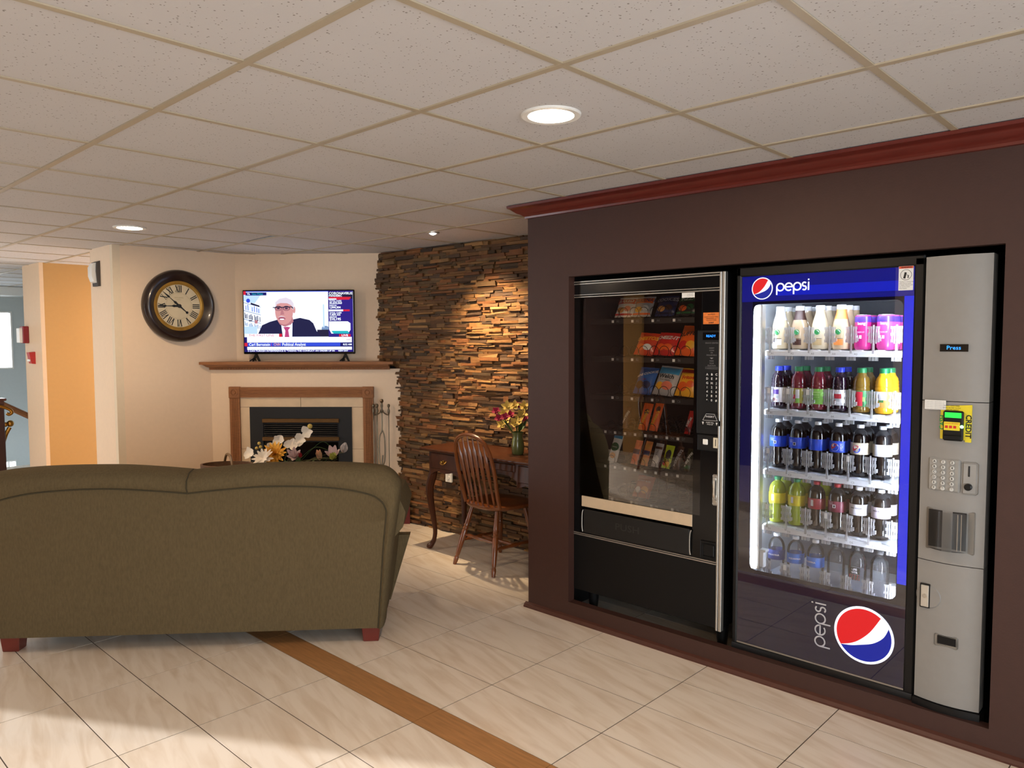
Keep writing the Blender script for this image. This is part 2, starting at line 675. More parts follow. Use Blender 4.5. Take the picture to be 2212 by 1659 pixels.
# ---- room behind and beside the camera, stairwell at the back
b = MB()
b.box(-2.6, -2.0, -3.1, -2.9, 0, CEIL)
b.box(2.0, 3.3, -3.1, -2.9, 0, CEIL)
b.box(-2.6, 3.3, -3.1, -2.9, 2.15, CEIL + 0.02)
b.box(-2.6, 3.3, -3.1, -2.9, 0, 0.15)
struct(b.build('wall_back', m_cream, smooth=0))
b = MB()
for x in (-2.0, -0.86, 0.28, 1.42, 1.96):
    b.box(x, x + 0.05, -3.05, -2.98, 0.15, 2.15)
struct(b.build('window_2', m_alu, smooth=0))
b = MB()
b.box(-2.3, -2.15, -3.1, -2.6, 0, CEIL)
b.box(-2.3, -2.15, -0.8, 2.6, 0, CEIL)
b.box(-2.3, -2.15, -2.6, -0.8, 0, 0.15)
b.box(-2.3, -2.15, -2.6, -0.8, 2.15, CEIL)
b.box(-2.3, -2.15, 8.88, 9.5, 0, CEIL)
b.box(-2.3, -2.15, 7.05, 8.88, 2.1, CEIL)
b.box(-2.3, -2.15, 9.5, 13.2, -1.6, CEIL + 0.1)
struct(b.build('wall_left', m_cream, smooth=0))
b = MB()
b.box(-2.3, -2.15, 2.6, 7.05, 0, CEIL)
struct(b.build('wall_left_brown', m_brown, smooth=0))
b = MB()
b.box(-2.17, -2.10, 5.75, 6.05, 0, CEIL)
struct(b.build('trim_4', m_gold, smooth=0))
b = MB()
for y in (-2.6, -1.7, -0.85, 7.05, 8.85):  # the near ones frame an unseen opening added for daylight
    b.box(-2.25, -2.2, y, y + 0.05, 0, 2.1)
struct(b.build('window_3', m_alu, smooth=0))
b = MB()   # far stairwell wall with two windows in it
for x0, x1, z0, z1 in ((-2.3, 1.35, -1.6, 2.4), (3.04, 6.0, -1.6, 2.4), (1.35, 3.04, 1.99, 2.4), (1.35, 3.04, -0.20, 1.15), (1.35, 2.84, -0.46, -0.20), (3.02, 3.04, -0.46, -0.20), (1.35, 3.04, -1.6, -0.46)):
    b.box(x0, x1, 13.0, 13.15, z0, z1)
struct(b.build('wall_far', m_grey_wall, smooth=0))
b = MB()
for x0, x1, z0, z1 in ((1.38, 3.02, 1.97, 1.99), (1.38, 3.02, 1.15, 1.17), (3.02, 3.04, 1.15, 1.99), (1.35, 1.38, 1.15, 1.99), (2.84, 3.02, -0.22, -0.20), (2.84, 3.02, -0.46, -0.44), (2.92, 2.935, -0.44, -0.22)):
    b.box(x0, x1, 12.98, 13.06, z0, z1)
struct(b.build('window_1', m_white, smooth=0))
b = MB()
b.box(1.36, 3.03, 13.07, 13.075, 1.16, 1.98)
b.box(2.85, 3.01, 13.07, 13.075, -0.45, -0.21)
struct(b.build('window_4', GL('window_glass'), smooth=0))
b = MB()
b.box(-2.3, 6.0, 9.4, 13.1, -1.7, -1.6)
b.box(-2.3, 2.3, 9.45, 9.55, -1.6, -0.06)
struct(b.build('floor_stairwell', m_grey_wall, smooth=0))
b = MB()
b.box(3.6, 3.8, 8.9, 13.0, -1.6, CEIL)
struct(b.build('wall_stairwell', m_grey_wall, smooth=0))
b = MB()
b.box(-2.3, 6.0, 12.3, 13.1, 2.19, CEIL)
struct(b.build('ceiling_soffit', m_white, smooth=0))
b = MB()
b.box(-2.3, 6.0, 11.3, 13.2, CEIL + 0.045, CEIL + 0.1)
struct(b.build('ceiling_stairwell', m_white, smooth=0))

# ================================================================== LAMPS
m_lens = EM('warm_lamp_lens', (255, 222, 184), 215.0)


def can_light(x, y, label, group='recessed ceiling lights'):
    t = thing('ceiling_light', label, 'ceiling light', (x, y, CEIL), 0, group)
    q = MB()
    q.lathe([(0.076, 0.0), (0.078, -0.004), (0.098, -0.005), (0.102, -0.002), (0.102, 0.003), (0.076, 0.003)], 32, cap=False)
    q.build('trim_ring', m_white, t)
    q = MB()
    q.lathe([(0.0001, -0.0035), (0.05, -0.003), (0.077, 0.0)], 32)
    q.build('lens', m_lens, t)
    return t


can_light(1.972, 1.683, 'large round recessed ceiling light nearest the drink machine, glowing warm white')
can_light(1.947, 5.35, 'small looking round recessed ceiling light in front of the wall clock')
can_light(-0.75, 1.683, 'added unseen ceiling fill light over the floor left of the camera')  # out of view, added to fill the near room with light
can_light(-0.75, 5.35, 'added unseen ceiling fill light over the left side of the lobby')  # also unseen, added as fill for the lobby
can_light(0.35, 7.4, 'added unseen ceiling fill light over the passage to the stairwell')  # added out of frame to brighten the far end
can_light(3.4, 7.55, 'recessed ceiling light inside the gold recess')
t = thing('ceiling_light', 'distant round ceiling light in the stairwell', 'ceiling light', (2.50, 11.6, CEIL + 0.044), 0, 'recessed ceiling lights')
q = MB()
q.lathe([(0.0001, -0.02), (0.1, -0.018), (0.12, 0.0)], 24)
q.build('lens', EM('cool_lamp_lens', (235, 245, 255), 6), t)
q = MB()
q.lathe([(0.12, 0), (0.121, -0.012), (0.135, -0.01), (0.14, 0.0)], 24, cap=False)
q.build('trim_ring', m_white, t)
# halogen spot washing the stone wall
SPX, SPY = 3.523, 4.099
t = thing('spotlight', 'tiny bright halogen spotlight in the ceiling before the stone wall', 'spotlight', (SPX, SPY, CEIL))
q = MB()
q.lathe([(0.026, 0.0), (0.03, -0.006), (0.045, -0.004), (0.048, 0.003), (0.026, 0.003)], 24, cap=False)
q.build('trim_ring', m_alu, t)
q = MB()
q.ball((0, 0, -0.004), 0.022, sz=0.5)
q.build('bulb', EM('halogen_bulb', (240, 245, 255), 40), t)
sp = bpy.data.lights.new('halogen_beam', 'SPOT')
sp.energy = 175
sp.color = (1.0, 0.72, 0.42)
sp.spot_size = R(84)
sp.spot_blend = 1.0
sp.shadow_soft_size = 0.02
so = bpy.data.objects.new('halogen_beam', sp)
COL.objects.link(so)
so.location = (0, 0, -0.03)
so.parent = t
so.rotation_euler = Vector((0.42, -0.12, -0.85)).to_track_quat('-Z', 'Y').to_euler()

# ================================================================== SOFA
SR = math.atan2(-0.6785, 0.7346)
sofa = thing('sofa', 'olive green fabric sofa with double-humped back turned to the camera', 'sofa', (1.6, 3.75, 0), SR)
m_sofa = M('olive_chenille_fabric', (97, 85, 62), 0.95, noise=0.16, scale=120, bump=0.5, bscale=420, stretch=(1, 1, 0.35), spec=0.1)
m_leg = M('mahogany_leg', (104, 34, 26), 0.35, noise=0.15, scale=12, coat=0.3)


def outline(half):
    L = smooth_path([(p[0], 0, p[1]) for p in half], 6)
    pts = [(-p.x, p.z) for p in L] + [(p.x, p.z) for p in reversed(L[:-1])]
    return pts


outer = outline([(0.962, 0.08), (0.985, 0.28), (1.015, 0.52), (1.05, 0.76), (1.045, 0.83), (1.0, 0.885), (0.93, 0.908), (0.72, 0.924), (0.40, 0.926), (0.17, 0.912), (0.0, 0.895)])
welt = outline([(0.935, 0.08), (0.95, 0.28), (0.968, 0.52), (0.982, 0.66), (0.978, 0.705), (0.95, 0.745), (0.88, 0.78), (0.70, 0.812), (0.42, 0.824), (0.17, 0.81), (0.0, 0.794)])
n = len(outer)


def ringpts(f, y, sc=1.0):
    """between the welt (f=0) and the outer edge (f=1)"""
    return [((welt[i][0] * (1 - f) + outer[i][0] * f) * sc, y, welt[i][1] * (1 - f) + outer[i][1] * f) for i in range(n)]


q = MB()
rings = [ringpts(0, 0.0), ringpts(0.10, -0.010), ringpts(0.35, -0.016), ringpts(0.7, -0.002), ringpts(0.92, 0.035), ringpts(1.0, 0.085), ringpts(0.97, 0.15), ringpts(0.7, 0.21), ringpts(0.3, 0.235), ringpts(-0.4, 0.24)]
RV = [[q.bm.verts.new(p) for p in r] for r in rings]
for A, B in zip(RV, RV[1:]):
    for i in range(n - 1):
        q.face([A[i], A[i + 1], B[i + 1], B[i]])
q.face([v for v in RV[-1]])
# flat outside panel, built in vertical strips so that it can belly a little
mid = n // 2
rows_ = 8
for i in range(mid):
    a, c2 = RV[0][i], RV[0][n - 1 - i]
prev = None
for i in range(mid + 1):
    x0, z0 = welt[i]
    strip = []
    for k in range(rows_ + 1):
        t_ = k / rows_
        if k == 0:
            strip.append(RV[0][i])
        elif k == rows_:
            strip.append(RV[0][n - 1 - i])
        else:
            xx = x0 * (1 - t_) + welt[n - 1 - i][0] * t_
            zz = z0
            strip.append(q.bm.verts.new((xx, -0.006 * math.sin(PI * t_) * math.sin(PI * min(1, z0 / 0.8)), zz)) if i < mid else None)
    if i == mid:
        strip = None
    if prev and strip:
        for k in range(rows_):
            q.face([prev[k], prev[k + 1], strip[k + 1], strip[k]])
    if strip:
        prev = strip
q.face([v for v in prev[1:-1]][::1] + [RV[0][n - mid]] + [RV[0][mid]] + [RV[0][mid - 1]]) if False else None
q.face(prev[::-1] + [RV[0][mid]] if len(set(prev)) == len(prev) else prev)
back = q.build('backrest', m_sofa, sofa, smooth=60)
q = MB()
q.tube([(p[0], -0.003, p[1]) for p in welt], 0.0042, 6)
q.build('piping', M('olive_piping', (60, 53, 34), 0.9), back)
q = MB()
q.tube([(0, -0.006, 0.797), (0, -0.02, 0.82), (0, -0.014, 0.86), (0, 0.03, 0.893), (0, 0.09, 0.902)], 0.003, 6)
q.build('seam', MATS['olive_piping'], back)
for sgn in (-1, 1):
    q = MB()     # arm: tapered body, rolled top, flared front
    sec = [(0.80, 0.09), (0.955, 0.09), (0.985, 0.3), (1.01, 0.52), (1.06, 0.58), (1.075, 0.66), (1.04, 0.74), (0.95, 0.765), (0.86, 0.73), (0.83, 0.6), (0.80, 0.4)]
    A = []
    for y, k in ((0.10, 0.985), (0.3, 1.0), (0.56, 1.0), (0.60, 0.985)):
        A.append([q.bm.verts.new((sgn * (0.9 + (p[0] - 0.9) * k), y, 0.42 + (p[1] - 0.42) * k)) for p in sec])
    for P_, Q_ in zip(A, A[1:]):
        for i in range(len(sec)):
            q.face([P_[i], P_[(i + 1) % len(sec)], Q_[(i + 1) % len(sec)], Q_[i]])
    q.face(A[0])
    q.face(A[-1])
    arm = q.build('arm', m_sofa, sofa, smooth=50)
    q = MB()
    fs = [(0.78, 0.03), (0.945, 0.03), (1.062, 0.415), (0.78, 0.415)]
    q.prism([(sgn * p[0], p[1]) for p in fs], 'y', 0.57, 0.64)
    q.build('skirt', m_sofa, sofa, smooth=0)
q = MB()
q.box(-0.84, 0.84, 0.2, 0.84, 0.07, 0.30, 0.02)
q.build('seat_base', m_sofa, sofa)
for x0, x1 in ((-0.83, -0.005), (0.005, 0.83)):
    q = MB()
    q.box(x0, x1, 0.24, 0.88, 0.30, 0.46, 0.045, 3)
    q.build('seat_cushion', m_sofa, sofa)
for x0 in (-0.945, 0.845):
    for y0 in (0.02, 0.5):
        q = MB()
        v = q.box(x0, x0 + 0.095, y0, y0 + 0.085, 0.0, 0.09, 0.004)
        for p in q.bm.verts:
            if p.co.z < 0.03:
                p.co.x = (p.co.x - x0 - 0.0475) * 0.84 + x0 + 0.0475
                p.co.y = (p.co.y - y0 - 0.0425) * 0.84 + y0 + 0.0425
        q.build('leg', m_leg, sofa)

# ================================================================== WALL CLOCK
m_clockwood = M('very_dark_walnut', (34, 20, 17), 0.3, noise=0.35, scale=14, coat=0.3)
m_gold_ring = M('aged_gold', (168, 128, 52), 0.45, metal=0.5, noise=0.2, scale=18)
m_dial = M('aged_cream_dial', (214, 200, 168), 0.6, noise=0.08, scale=10)
t = thing('wall_clock', 'large round wall clock with dark wood rim and roman numerals', 'clock', (2.68, CW, 1.844))
q = MB()
q.lathe([(0.20, -0.022), (0.207, -0.030), (0.222, -0.040), (0.240, -0.062), (0.262, -0.074), (0.282, -0.066), (0.295, -0.042), (0.298, -0.02), (0.296, 0.0)], 64, axis='y', cap=False)
q.build('rim', m_clockwood, t, smooth=50)
q = MB()
q.lathe([(0.177, -0.022), (0.182, -0.028), (0.197, -0.030), (0.212, -0.028), (0.212, -0.01)], 64, axis='y', cap=False)
q.build('bezel', m_gold_ring, t, smooth=50)
q = MB()
q.disc(0, 0, 0.185, -0.020, 64)
dial = q.build('dial', m_dial, t, smooth=0)
q = MB()
Y = -0.0215


def bar(x0, z0, x1, z1, wd, y=Y, taper=1.0):
    d = Vector((x1 - x0, z1 - z0)).normalized()
    nx, nz = -d.y * wd / 2, d.x * wd / 2
    q.poly([(x0 + nx, y, z0 + nz), (x0 - nx, y, z0 - nz), (x1 - nx * taper, y, z1 - nz * taper), (x1 + nx * taper, y, z1 + nz * taper)])


for k, rn in enumerate(('XII', 'I', 'II', 'III', 'IIII', 'V', 'VI', 'VII', 'VIII', 'IX', 'X', 'XI')):
    ang = PI / 2 - k * PI / 6
    wid = {'I': 0.014, 'V': 0.026, 'X': 0.026}
    tot = sum(wid[c] for c in rn)
    sc = min(1.0, 0.062 / tot)
    x = -tot * sc / 2

    def T(u, v):          # u across, v outwards
        rr = 0.142 + v
        return rr * math.cos(ang) + u * math.sin(ang), rr * math.sin(ang) - u * math.cos(ang)
    q = MB()
    for c in rn:
        wc = wid[c] * sc
        cx = x + wc / 2
        lo, hi = -0.028, 0.028
        if c == 'I':
            strokes = [((cx, lo), (cx, hi), 0.0075)]
        elif c == 'V':
            strokes = [((cx - wc * 0.42, hi), (cx, lo), 0.008), ((cx + wc * 0.42, hi), (cx, lo), 0.0045)]
        else:
            strokes = [((cx - wc * 0.42, hi), (cx + wc * 0.42, lo), 0.008), ((cx + wc * 0.42, hi), (cx - wc * 0.42, lo), 0.004)]
        for a_, c_, wd in strokes:
            bar(*T(*a_), *T(*c_), wd * max(sc, 0.75))
        bar(*T(cx - wc * 0.4, hi), *T(cx + wc * 0.4, hi), 0.002)
        bar(*T(cx - wc * 0.4, lo), *T(cx + wc * 0.4, lo), 0.002)
        x += wc
    q.build('numeral', m_ink, dial, smooth=0)
q = MB()
for rr in (0.105,):
    q.lathe([(rr - 0.0008, -0.0212), (rr + 0.0008, -0.0212)], 64, axis='y', cap=False)
q.text('NEW HAVEN', 0, 0.068, 0.013, -0.0213)
q.text('CLOCK CO', 0, 0.052, 0.008, -0.0213)
q.build('maker_lettering', M('pale_brown_print', (168, 150, 112), 0.6), dial, smooth=0)


def hand(name, ang, length, tail, y):
    h = MB()
    prof_ = [(-tail, 0.0028), (0.0, 0.007), (length * 0.18, 0.008), (length * 0.24, 0.011), (length * 0.34, 0.0035), (length * 0.58, 0.0025), (length * 0.64, 0.0095), (length * 0.72, 0.006), (length, 0.0008)]
    c, s_ = math.cos(ang), math.sin(ang)
    up_, lo_ = [], []
    for u, w_ in prof_:
        up_.append((u * c - w_ * s_, u * s_ + w_ * c))
        lo_.append((u * c + w_ * s_, u * s_ - w_ * c))
    h.prism(up_ + lo_[::-1], 'y', y, y + 0.0015)
    if tail > 0.02:
        h.lathe([(0.0001, y), (0.011, y), (0.011, y + 0.0015), (0.0001, y + 0.0015)], 16, c=(-tail * c, 0, -tail * s_), axis='y')
    h.build(name, m_ink, t, smooth=0)


hand('hour_hand', R(181), 0.178, 0.0, -0.026)
hand('minute_hand', R(139), 0.178, 0.082, -0.030)
q = MB()
q.lathe([(0.015, -0.022), (0.015, -0.034), (0.008, -0.037), (0.0001, -0.037)], 20, axis='y')
q.build('hub', m_ink, t)

# ================================================================== FIREPLACE (local frame FO / FR)
m_tilewarm = M('beige_marble_tile', (218, 194, 162), 0.3, noise=0.1, scale=7)
fp = thing('fireplace', 'corner gas fireplace with fluted oak surround, beige marble and black firebox', 'fireplace', FO, FR)
X0, X1, ZT, ZB, WT = 0.168, 1.412, 1.155, 0.28, 0.088
for x0 in (X0, X1 - WT):
    q = MB()
    q.box(x0, x0 + WT, -0.028, -0.001, ZB, ZT - WT)
    for k in range(4):
        xx = x0 + 0.018 + k * 0.0145
        q.box(xx, xx + 0.008, -0.033, -0.028, ZB + 0.01, ZT - WT - 0.006, 0.002)
    q.build('surround_post', m_oak, fp, smooth=0)
    q = MB()
    q.box(x0 - 0.004, x0 + WT + 0.004, -0.036, -0.001, ZT - WT - 0.004, ZT + 0.004, 0.003)
    q.lathe([(0.034, -0.036), (0.034, -0.042), (0.026, -0.042), (0.024, -0.037), (0.016, -0.037), (0.013, -0.043), (0.0001, -0.044)], 24, c=(x0 + WT / 2, 0, ZT - WT / 2), axis='y')
    q.build('rosette_block', m_oak, fp)
q = MB()
q.box(X0 + WT, X1 - WT, -0.028, -0.001, ZT - WT, ZT)
for k in range(4):
    zz = ZT - WT + 0.018 + k * 0.0145
    q.box(X0 + WT + 0.008, X1 - WT - 0.008, -0.033, -0.028, zz, zz + 0.008, 0.002)
q.build('surround_header', m_oak, fp, smooth=0)
q = MB()
FX0, FX1, FZ = 0.338, 1.222, 0.984
for x0, x1, z0, z1 in ((X0 + WT, FX0, ZB, 0.62), (X0 + WT, FX0, 0.623, FZ - 0.003), (FX1, X1 - WT, ZB, 0.62), (FX1, X1 - WT, 0.623, FZ - 0.003), (X0 + WT, 0.78, FZ, ZT - WT), (0.783, X1 - WT, FZ, ZT - WT)):
    q.box(x0, x1, -0.012, -0.001, z0, z1, 0.001)
q.build('marble_slips', m_tilewarm, fp, smooth=0)
q = MB()
q.box(FX0, FX1, -0.02, -0.001, 0.885, FZ)
q.box(FX0, FX0 + 0.115, -0.02, -0.001, ZB, 0.885)
q.box(FX1 - 0.115, FX1, -0.02, -0.001, ZB, 0.885)
q.box(FX0 + 0.115, FX1 - 0.115, -0.008, -0.001, 0.70, 0.885)
q.box(FX0 + 0.115, FX1 - 0.115, -0.005, -0.001, ZB, 0.70)
q.build('firebox_front', M('charcoal_enamel', (19, 21, 24), 0.55), fp, smooth=0)
for z0 in (0.850, 0.692):
    q = MB()
    q.box(FX0 + 0.108, FX1 - 0.108, -0.032, -0.004, z0, z0 + 0.034, 0.004)
    q.build('brass_band', M('dull_brass', (128, 98, 62), 0.4, metal=0.8, noise=0.08), fp)
q = MB()
for k in range(6):
    z0 = 0.735 + k * 0.018
    q.prism([(-0.03, z0), (-0.028, z0 + 0.003), (-0.006, z0 + 0.013), (-0.006, z0 + 0.009)], 'x', FX0 + 0.125, FX1 - 0.125)
q.build('louvre', M('dark_louvre_metal', (48, 45, 42), 0.35, metal=0.6), fp, smooth=0)
q = MB()
q.box(FX0 + 0.125, FX1 - 0.125, -0.012, -0.006, ZB + 0.04, 0.68)
q.build('fire_glass', M('smoked_fire_glass', (10, 9, 9), 0.06), fp, smooth=0)
q = MB()
for k in range(4):
    a = (FX0 + 0.17 + k * 0.12, -0.02, 0.40 + 0.02 * (k % 2))
    q.tube([a, (a[0] + 0.15, -0.018, a[2] + 0.05 * (-1) ** k)], 0.018, 8)
q.build('gas_log', M('ceramic_log', (52, 36, 26), 0.9, noise=0.3, scale=20), fp)

t = thing('mantel_shelf', 'oak mantel shelf with dentil band above the fireplace', 'shelf', FO, FR)
q = MB()
Mtop = [(-0.055, -0.105), (1.60, -0.105), (1.60, 0.02), (1.50, 0.172), (0.16, 0.172), (-0.055, -0.058)]
q.prism(Mtop, 'z', 1.352, 1.374)
q.build('board', m_oak, t, smooth=0)
q = MB()
sec = [(-0.0, 1.305), (-0.022, 1.305), (-0.024, 1.325), (-0.04, 1.328), (-0.052, 1.334), (-0.07, 1.345), (-0.088, 1.352), (-0.0, 1.352)]
A = [q.bm.verts.new((0.01 + (p[0]) * 0.6, p[0], p[1])) for p in sec]
B = [q.bm.verts.new((1.555, p[0], p[1])) for p in sec]
for i in range(len(sec)):
    q.face([A[i], A[(i + 1) % len(sec)], B[(i + 1) % len(sec)], B[i]])
q.face(A[::-1])
q.face(B)
q.build('crown_moulding', m_oak, t, smooth=25)
q = MB()
for k in range(62):
    x = 0.025 + k * 0.0245
    q.box(x, x + 0.013, -0.032, -0.022, 1.309, 1.321)
q.build('dentil_band', m_oak, t, smooth=0)

# raised hearth
t = thing('hearth', 'raised hearth with dark red front below the fireplace', 'hearth', FO, FR)
q = MB()
q.prism([(0.03, -0.135), (1.735, -0.135), (1.585, -0.001), (0.03, -0.001)], 'z', 0.0, 0.262)
q.build('riser', M('dark_red_hearth_paint', (92, 26, 28), 0.4, noise=0.08), t, smooth=0)
q = MB()
q.prism([(0.03, -0.145), (1.742, -0.145), (1.585, -0.001), (0.03, -0.001)], 'z', 0.262, 0.279)
q.build('top_slab', m_tilewarm, t, smooth=0)

# ================================================================== TELEVISION
t = thing('television', 'flat television on the mantel showing a news interview', 'television', (FO[0], FO[1], 1.374), FR)
TX0, TX1, TZ0, TZ1, TY = 0.262, 1.236, 0.064, 0.617, 0.075
q = MB()
q.box(TX0, TX1, TY, TY + 0.03, TZ0, TZ1, 0.004)
q.box(TX0 + 0.15, TX1 - 0.15, TY + 0.03, TY + 0.065, TZ0 + 0.03, TZ1 - 0.2, 0.01)
q.build('housing', m_gloss, t)
for xc in (TX0 + 0.105, TX1 - 0.085):
    q = MB()
    q.prism([(xc - 0.008, TZ0), (xc + 0.008, TZ0), (xc + 0.036, 0.0), (xc + 0.022, 0.0), (xc, TZ0 - 0.025), (xc - 0.022, 0.0), (xc - 0.036, 0.0)], 'y', TY + 0.002, TY + 0.022)
    q.tube([(xc - 0.029, TY - 0.06, 0.006), (xc - 0.015, TY + 0.01, 0.03), (xc - 0.029, TY + 0.08, 0.006)], 0.006, 6)
    q.build('foot', m_black, t, smooth=0)
SX0, SX1, SZ0, SZ1 = TX0 + 0.010, TX1 - 0.010, TZ0 + 0.018, TZ1 - 0.010
SW, SH = SX1 - SX0, SZ1 - SZ0
ES = 0.72
scr_m = [EM('screen_white', (232, 240, 255), 1.1), EM('screen_navy', (16, 14, 110), ES), EM('screen_suit', (22, 26, 74), ES), EM('screen_skin', (226, 160, 160), ES), EM('screen_hair', (222, 212, 226), 0.85), EM('screen_red', (226, 30, 60), ES), EM('screen_tie', (196, 70, 130), ES), EM('screen_dark', (26, 24, 60), 0.8), EM('screen_violet', (44, 26, 140), ES), EM('screen_teal', (30, 190, 205), ES), EM('screen_bookcase', (130, 160, 205), ES), EM('screen_lip', (170, 84, 110), ES), EM('screen_blue', (50, 80, 230), ES), EM('screen_skin_deep', (196, 128, 138), ES), EM('screen_glow_blue', (176, 204, 255), 1.0)]
q = MB()
y = TY - 0.0006
q.rect(SX0, SX1, SZ0, SZ1, y)
screen = q.build('screen', scr_m[0], t, smooth=0)
q = MB()


def P(u, v):                     # picture coordinates of the crop: u 0..1 left to right, v 0..1 top to bottom
    return SX0 + u * SW, SZ1 - v * SH


lay = [0]


def sh(pts, mi):
    lay[0] += 1
    q.mi = mi
    q.shape([P(*p) for p in pts][::-1], y - 0.0002 - lay[0] * 0.00006)


def rc(u0, v0, u1, v1, mi):
    sh([(u0, v0), (u1, v0), (u1, v1), (u0, v1)], mi)


def el(u, v, ru, rv, mi, a0=0, a1=360):
    sh([(u + ru * math.cos(R(a0 + (a1 - a0) * k / 23)), v + rv * math.sin(R(a0 + (a1 - a0) * k / 23))) for k in range(24)], mi)


rc(0, 0.0, 1, 0.012, 12)
sh([(0, .06), (.16, .06), (.1, .2), (.0, .16)], 14)
# bookcase
for v0 in (0.18, 0.31, 0.45):
    sh([(0.0, v0), (.155, v0 + .075), (.155, v0 + .085), (0.0, v0 + .012)], 10)
for sv, hv in ((.20, .10), (.345, .095), (.49, .07)):
    for k in range(15):
        if (k * 7 + int(sv * 100)) % 5 == 0:
            continue
        u = 0.006 + k * 0.0098
        vv = sv + u * 0.45 + 0.012 * ((k * 5) % 3)
        sh([(u, vv), (u + .0062, vv + .003), (u + .0075, sv + u * 0.45 + hv), (u + .001, sv + u * 0.45 + hv)], (10, 12, 7, 10, 14, 2)[(k * 3 + int(sv * 50)) % 6])
rc(.0, .58, .12, .70, 14)
el(.042, .155, .018, .035, 12)
sh([(.065, .185), (.145, .235), (.145, .262), (.065, .215)], 7)
rc(.045, .475, .075, .495, 7)
rc(.098, .475, .125, .53, 13)
# plant and furniture at right
el(.745, .62, .035, .05, 10)
rc(.67, .635, .78, .75, 7)
rc(.725, .22, .738, .60, 14)
# man: shoulders, shirt, tie, neck, head
sh([(.125, .715), (.165, .56), (.235, .505), (.335, .455), (.44, .47), (.515, .44), (.60, .475), (.635, .53), (.665, .66), (.71, .75), (.12, .75)], 2)
sh([(.335, .46), (.375, .52), (.43, .55), (.445, .5), (.44, .76), (.355, .76)], 0)
sh([(.36, .59), (.395, .585), (.425, .595), (.405, .64), (.415, .77), (.37, .77), (.378, .65)], 6)
sh([(.30, .40), (.44, .36), (.455, .50), (.43, .55), (.375, .585), (.33, .55), (.31, .49)], 13)
el(.37, .335, .083, .215, 3)
el(.462, .31, .013, .055, 3)
sh([(.287, .27), (.292, .18), (.33, .125), (.39, .105), (.435, .14), (.458, .2), (.462, .29), (.447, .30), (.438, .235), (.40, .20), (.34, .195), (.305, .215), (.297, .26)], 4)
sh([(.30, .22), (.34, .205), (.4, .21), (.43, .24), (.40, .25), (.33, .235)], 3)
for u in (.318, .392):
    el(u, .283, .034, .04, 7)
    el(u, .287, .029, .032, 13)
    el(u, .285, .013, .011, 7)
sh([(.265, .262), (.445, .252), (.458, .285), (.45, .29), (.44, .266), (.27, .276)], 7)
sh([(.345, .29), (.358, .29), (.372, .385), (.335, .39)], 13)
el(.349, .452, .032, .026, 11)
el(.35, .462, .022, .011, 0)
sh([(.31, .425), (.345, .405), (.385, .425), (.345, .418)], 4)
# captions
rc(.02, .02, .212, .07, 1)
rc(.0, .0, .023, .06, 5)
rc(0, .755, 1, 1, 1)
rc(.03, .70, .345, .752, 0)
rc(.32, .70, .347, .752, 5)
rc(.025, .755, .985, .845, 0)
rc(.0, .85, .028, .905, 5)
rc(.03, .85, .88, .905, 12)
rc(.025, .915, .985, .965, 0)
rc(.03, .97, .985, .998, 8)
# side panel
rc(.775, 0, 1, .755, 8)
rc(.78, .02, 1, .13, 7)
rc(.78, .10, .98, .125, 5)
rc(.78, .125, .86, .125 + .02, 0)
rc(.85, .115, .97, .145, 5)
rc(.78, .305, .97, .335, 5)
rc(.78, .305, .91, .335, 0)
sh([(.775, .345), (.97, .43), (.97, .5), (.775, .5)], 8)
sh([(.78, .50), (.95, .50), (.975, .53), (.975, .64), (.95, .70), (.80, .70), (.78, .63)], 0)
sh([(.80, .655), (.95, .655), (.965, .70), (.82, .70)], 9)
rc(.87, .71, .975, .75, 5)
pic = q.build('picture', scr_m, screen, smooth=0)
q = MB()
lt = y - 0.0002 - (lay[0] + 4) * 0.00006


def tx(s, u, v, size, mi, al='l', bold=0.0, sx=1.0):
    q = MB()
    p = P(u, v)
    q.text(s, p[0], p[1], size, lt, al, bold=bold, sx=sx)
    q.build('lettering', scr_m[mi], screen, smooth=0)


tx('Via', .035, .045, .022, 0, bold=.02, sx=.9)
tx('Cisco Webex', .078, .045, .022, 9, bold=.02, sx=.8)
tx('CORONAVIRUS', .783, .042, .029, 0, bold=.02)
tx('PANDEMIC', .783, .082, .023, 0, bold=.02)
tx('TOTAL CASES', .785, .165, .017, 0, bold=.02)
tx('35,633,563', .785, .20, .025, 0, bold=.03)
tx('DEATHS', .785, .24, .017, 0, bold=.02)
tx('1,044,304', .785, .272, .025, 0, bold=.03)
tx('TOTAL CASES', .785, .36, .017, 0, bold=.02)
tx('7,459,101', .785, .393, .025, 0, bold=.03)
tx('DEATHS', .785, .43, .017, 0, bold=.02)
tx('210,195', .785, .465, .031, 0, bold=.03)
tx('LIVE', .922, .73, .024, 0, 'c', bold=.02, sx=1.3)
tx('CNN', .955, .80, .018, 13, 'c', bold=.02)
tx('8:52 AM', .945, .88, .022, 0, 'c', bold=.02)
tx('THE FIRST LINE', .04, .727, .030, 5, sx=1.1)
tx('Carl Bernstein', .042, .879, .036, 0, bold=.01, sx=.88)
tx('|', .245, .879, .034, 5)
tx('CNN', .268, .879, .033, 3, bold=.03, sx=.82)
tx('Political Analyst', .347, .879, .036, 0, bold=.01, sx=.9)
tx('S CAN TURKISH INTERFERENCE IS "TAKING THE CONFLICT AN ORDER UP IN', .03, .984, .0185, 0, bold=.02, sx=1.18)
tx('NEW DAY', .86, .984, .0185, 0, bold=.02)

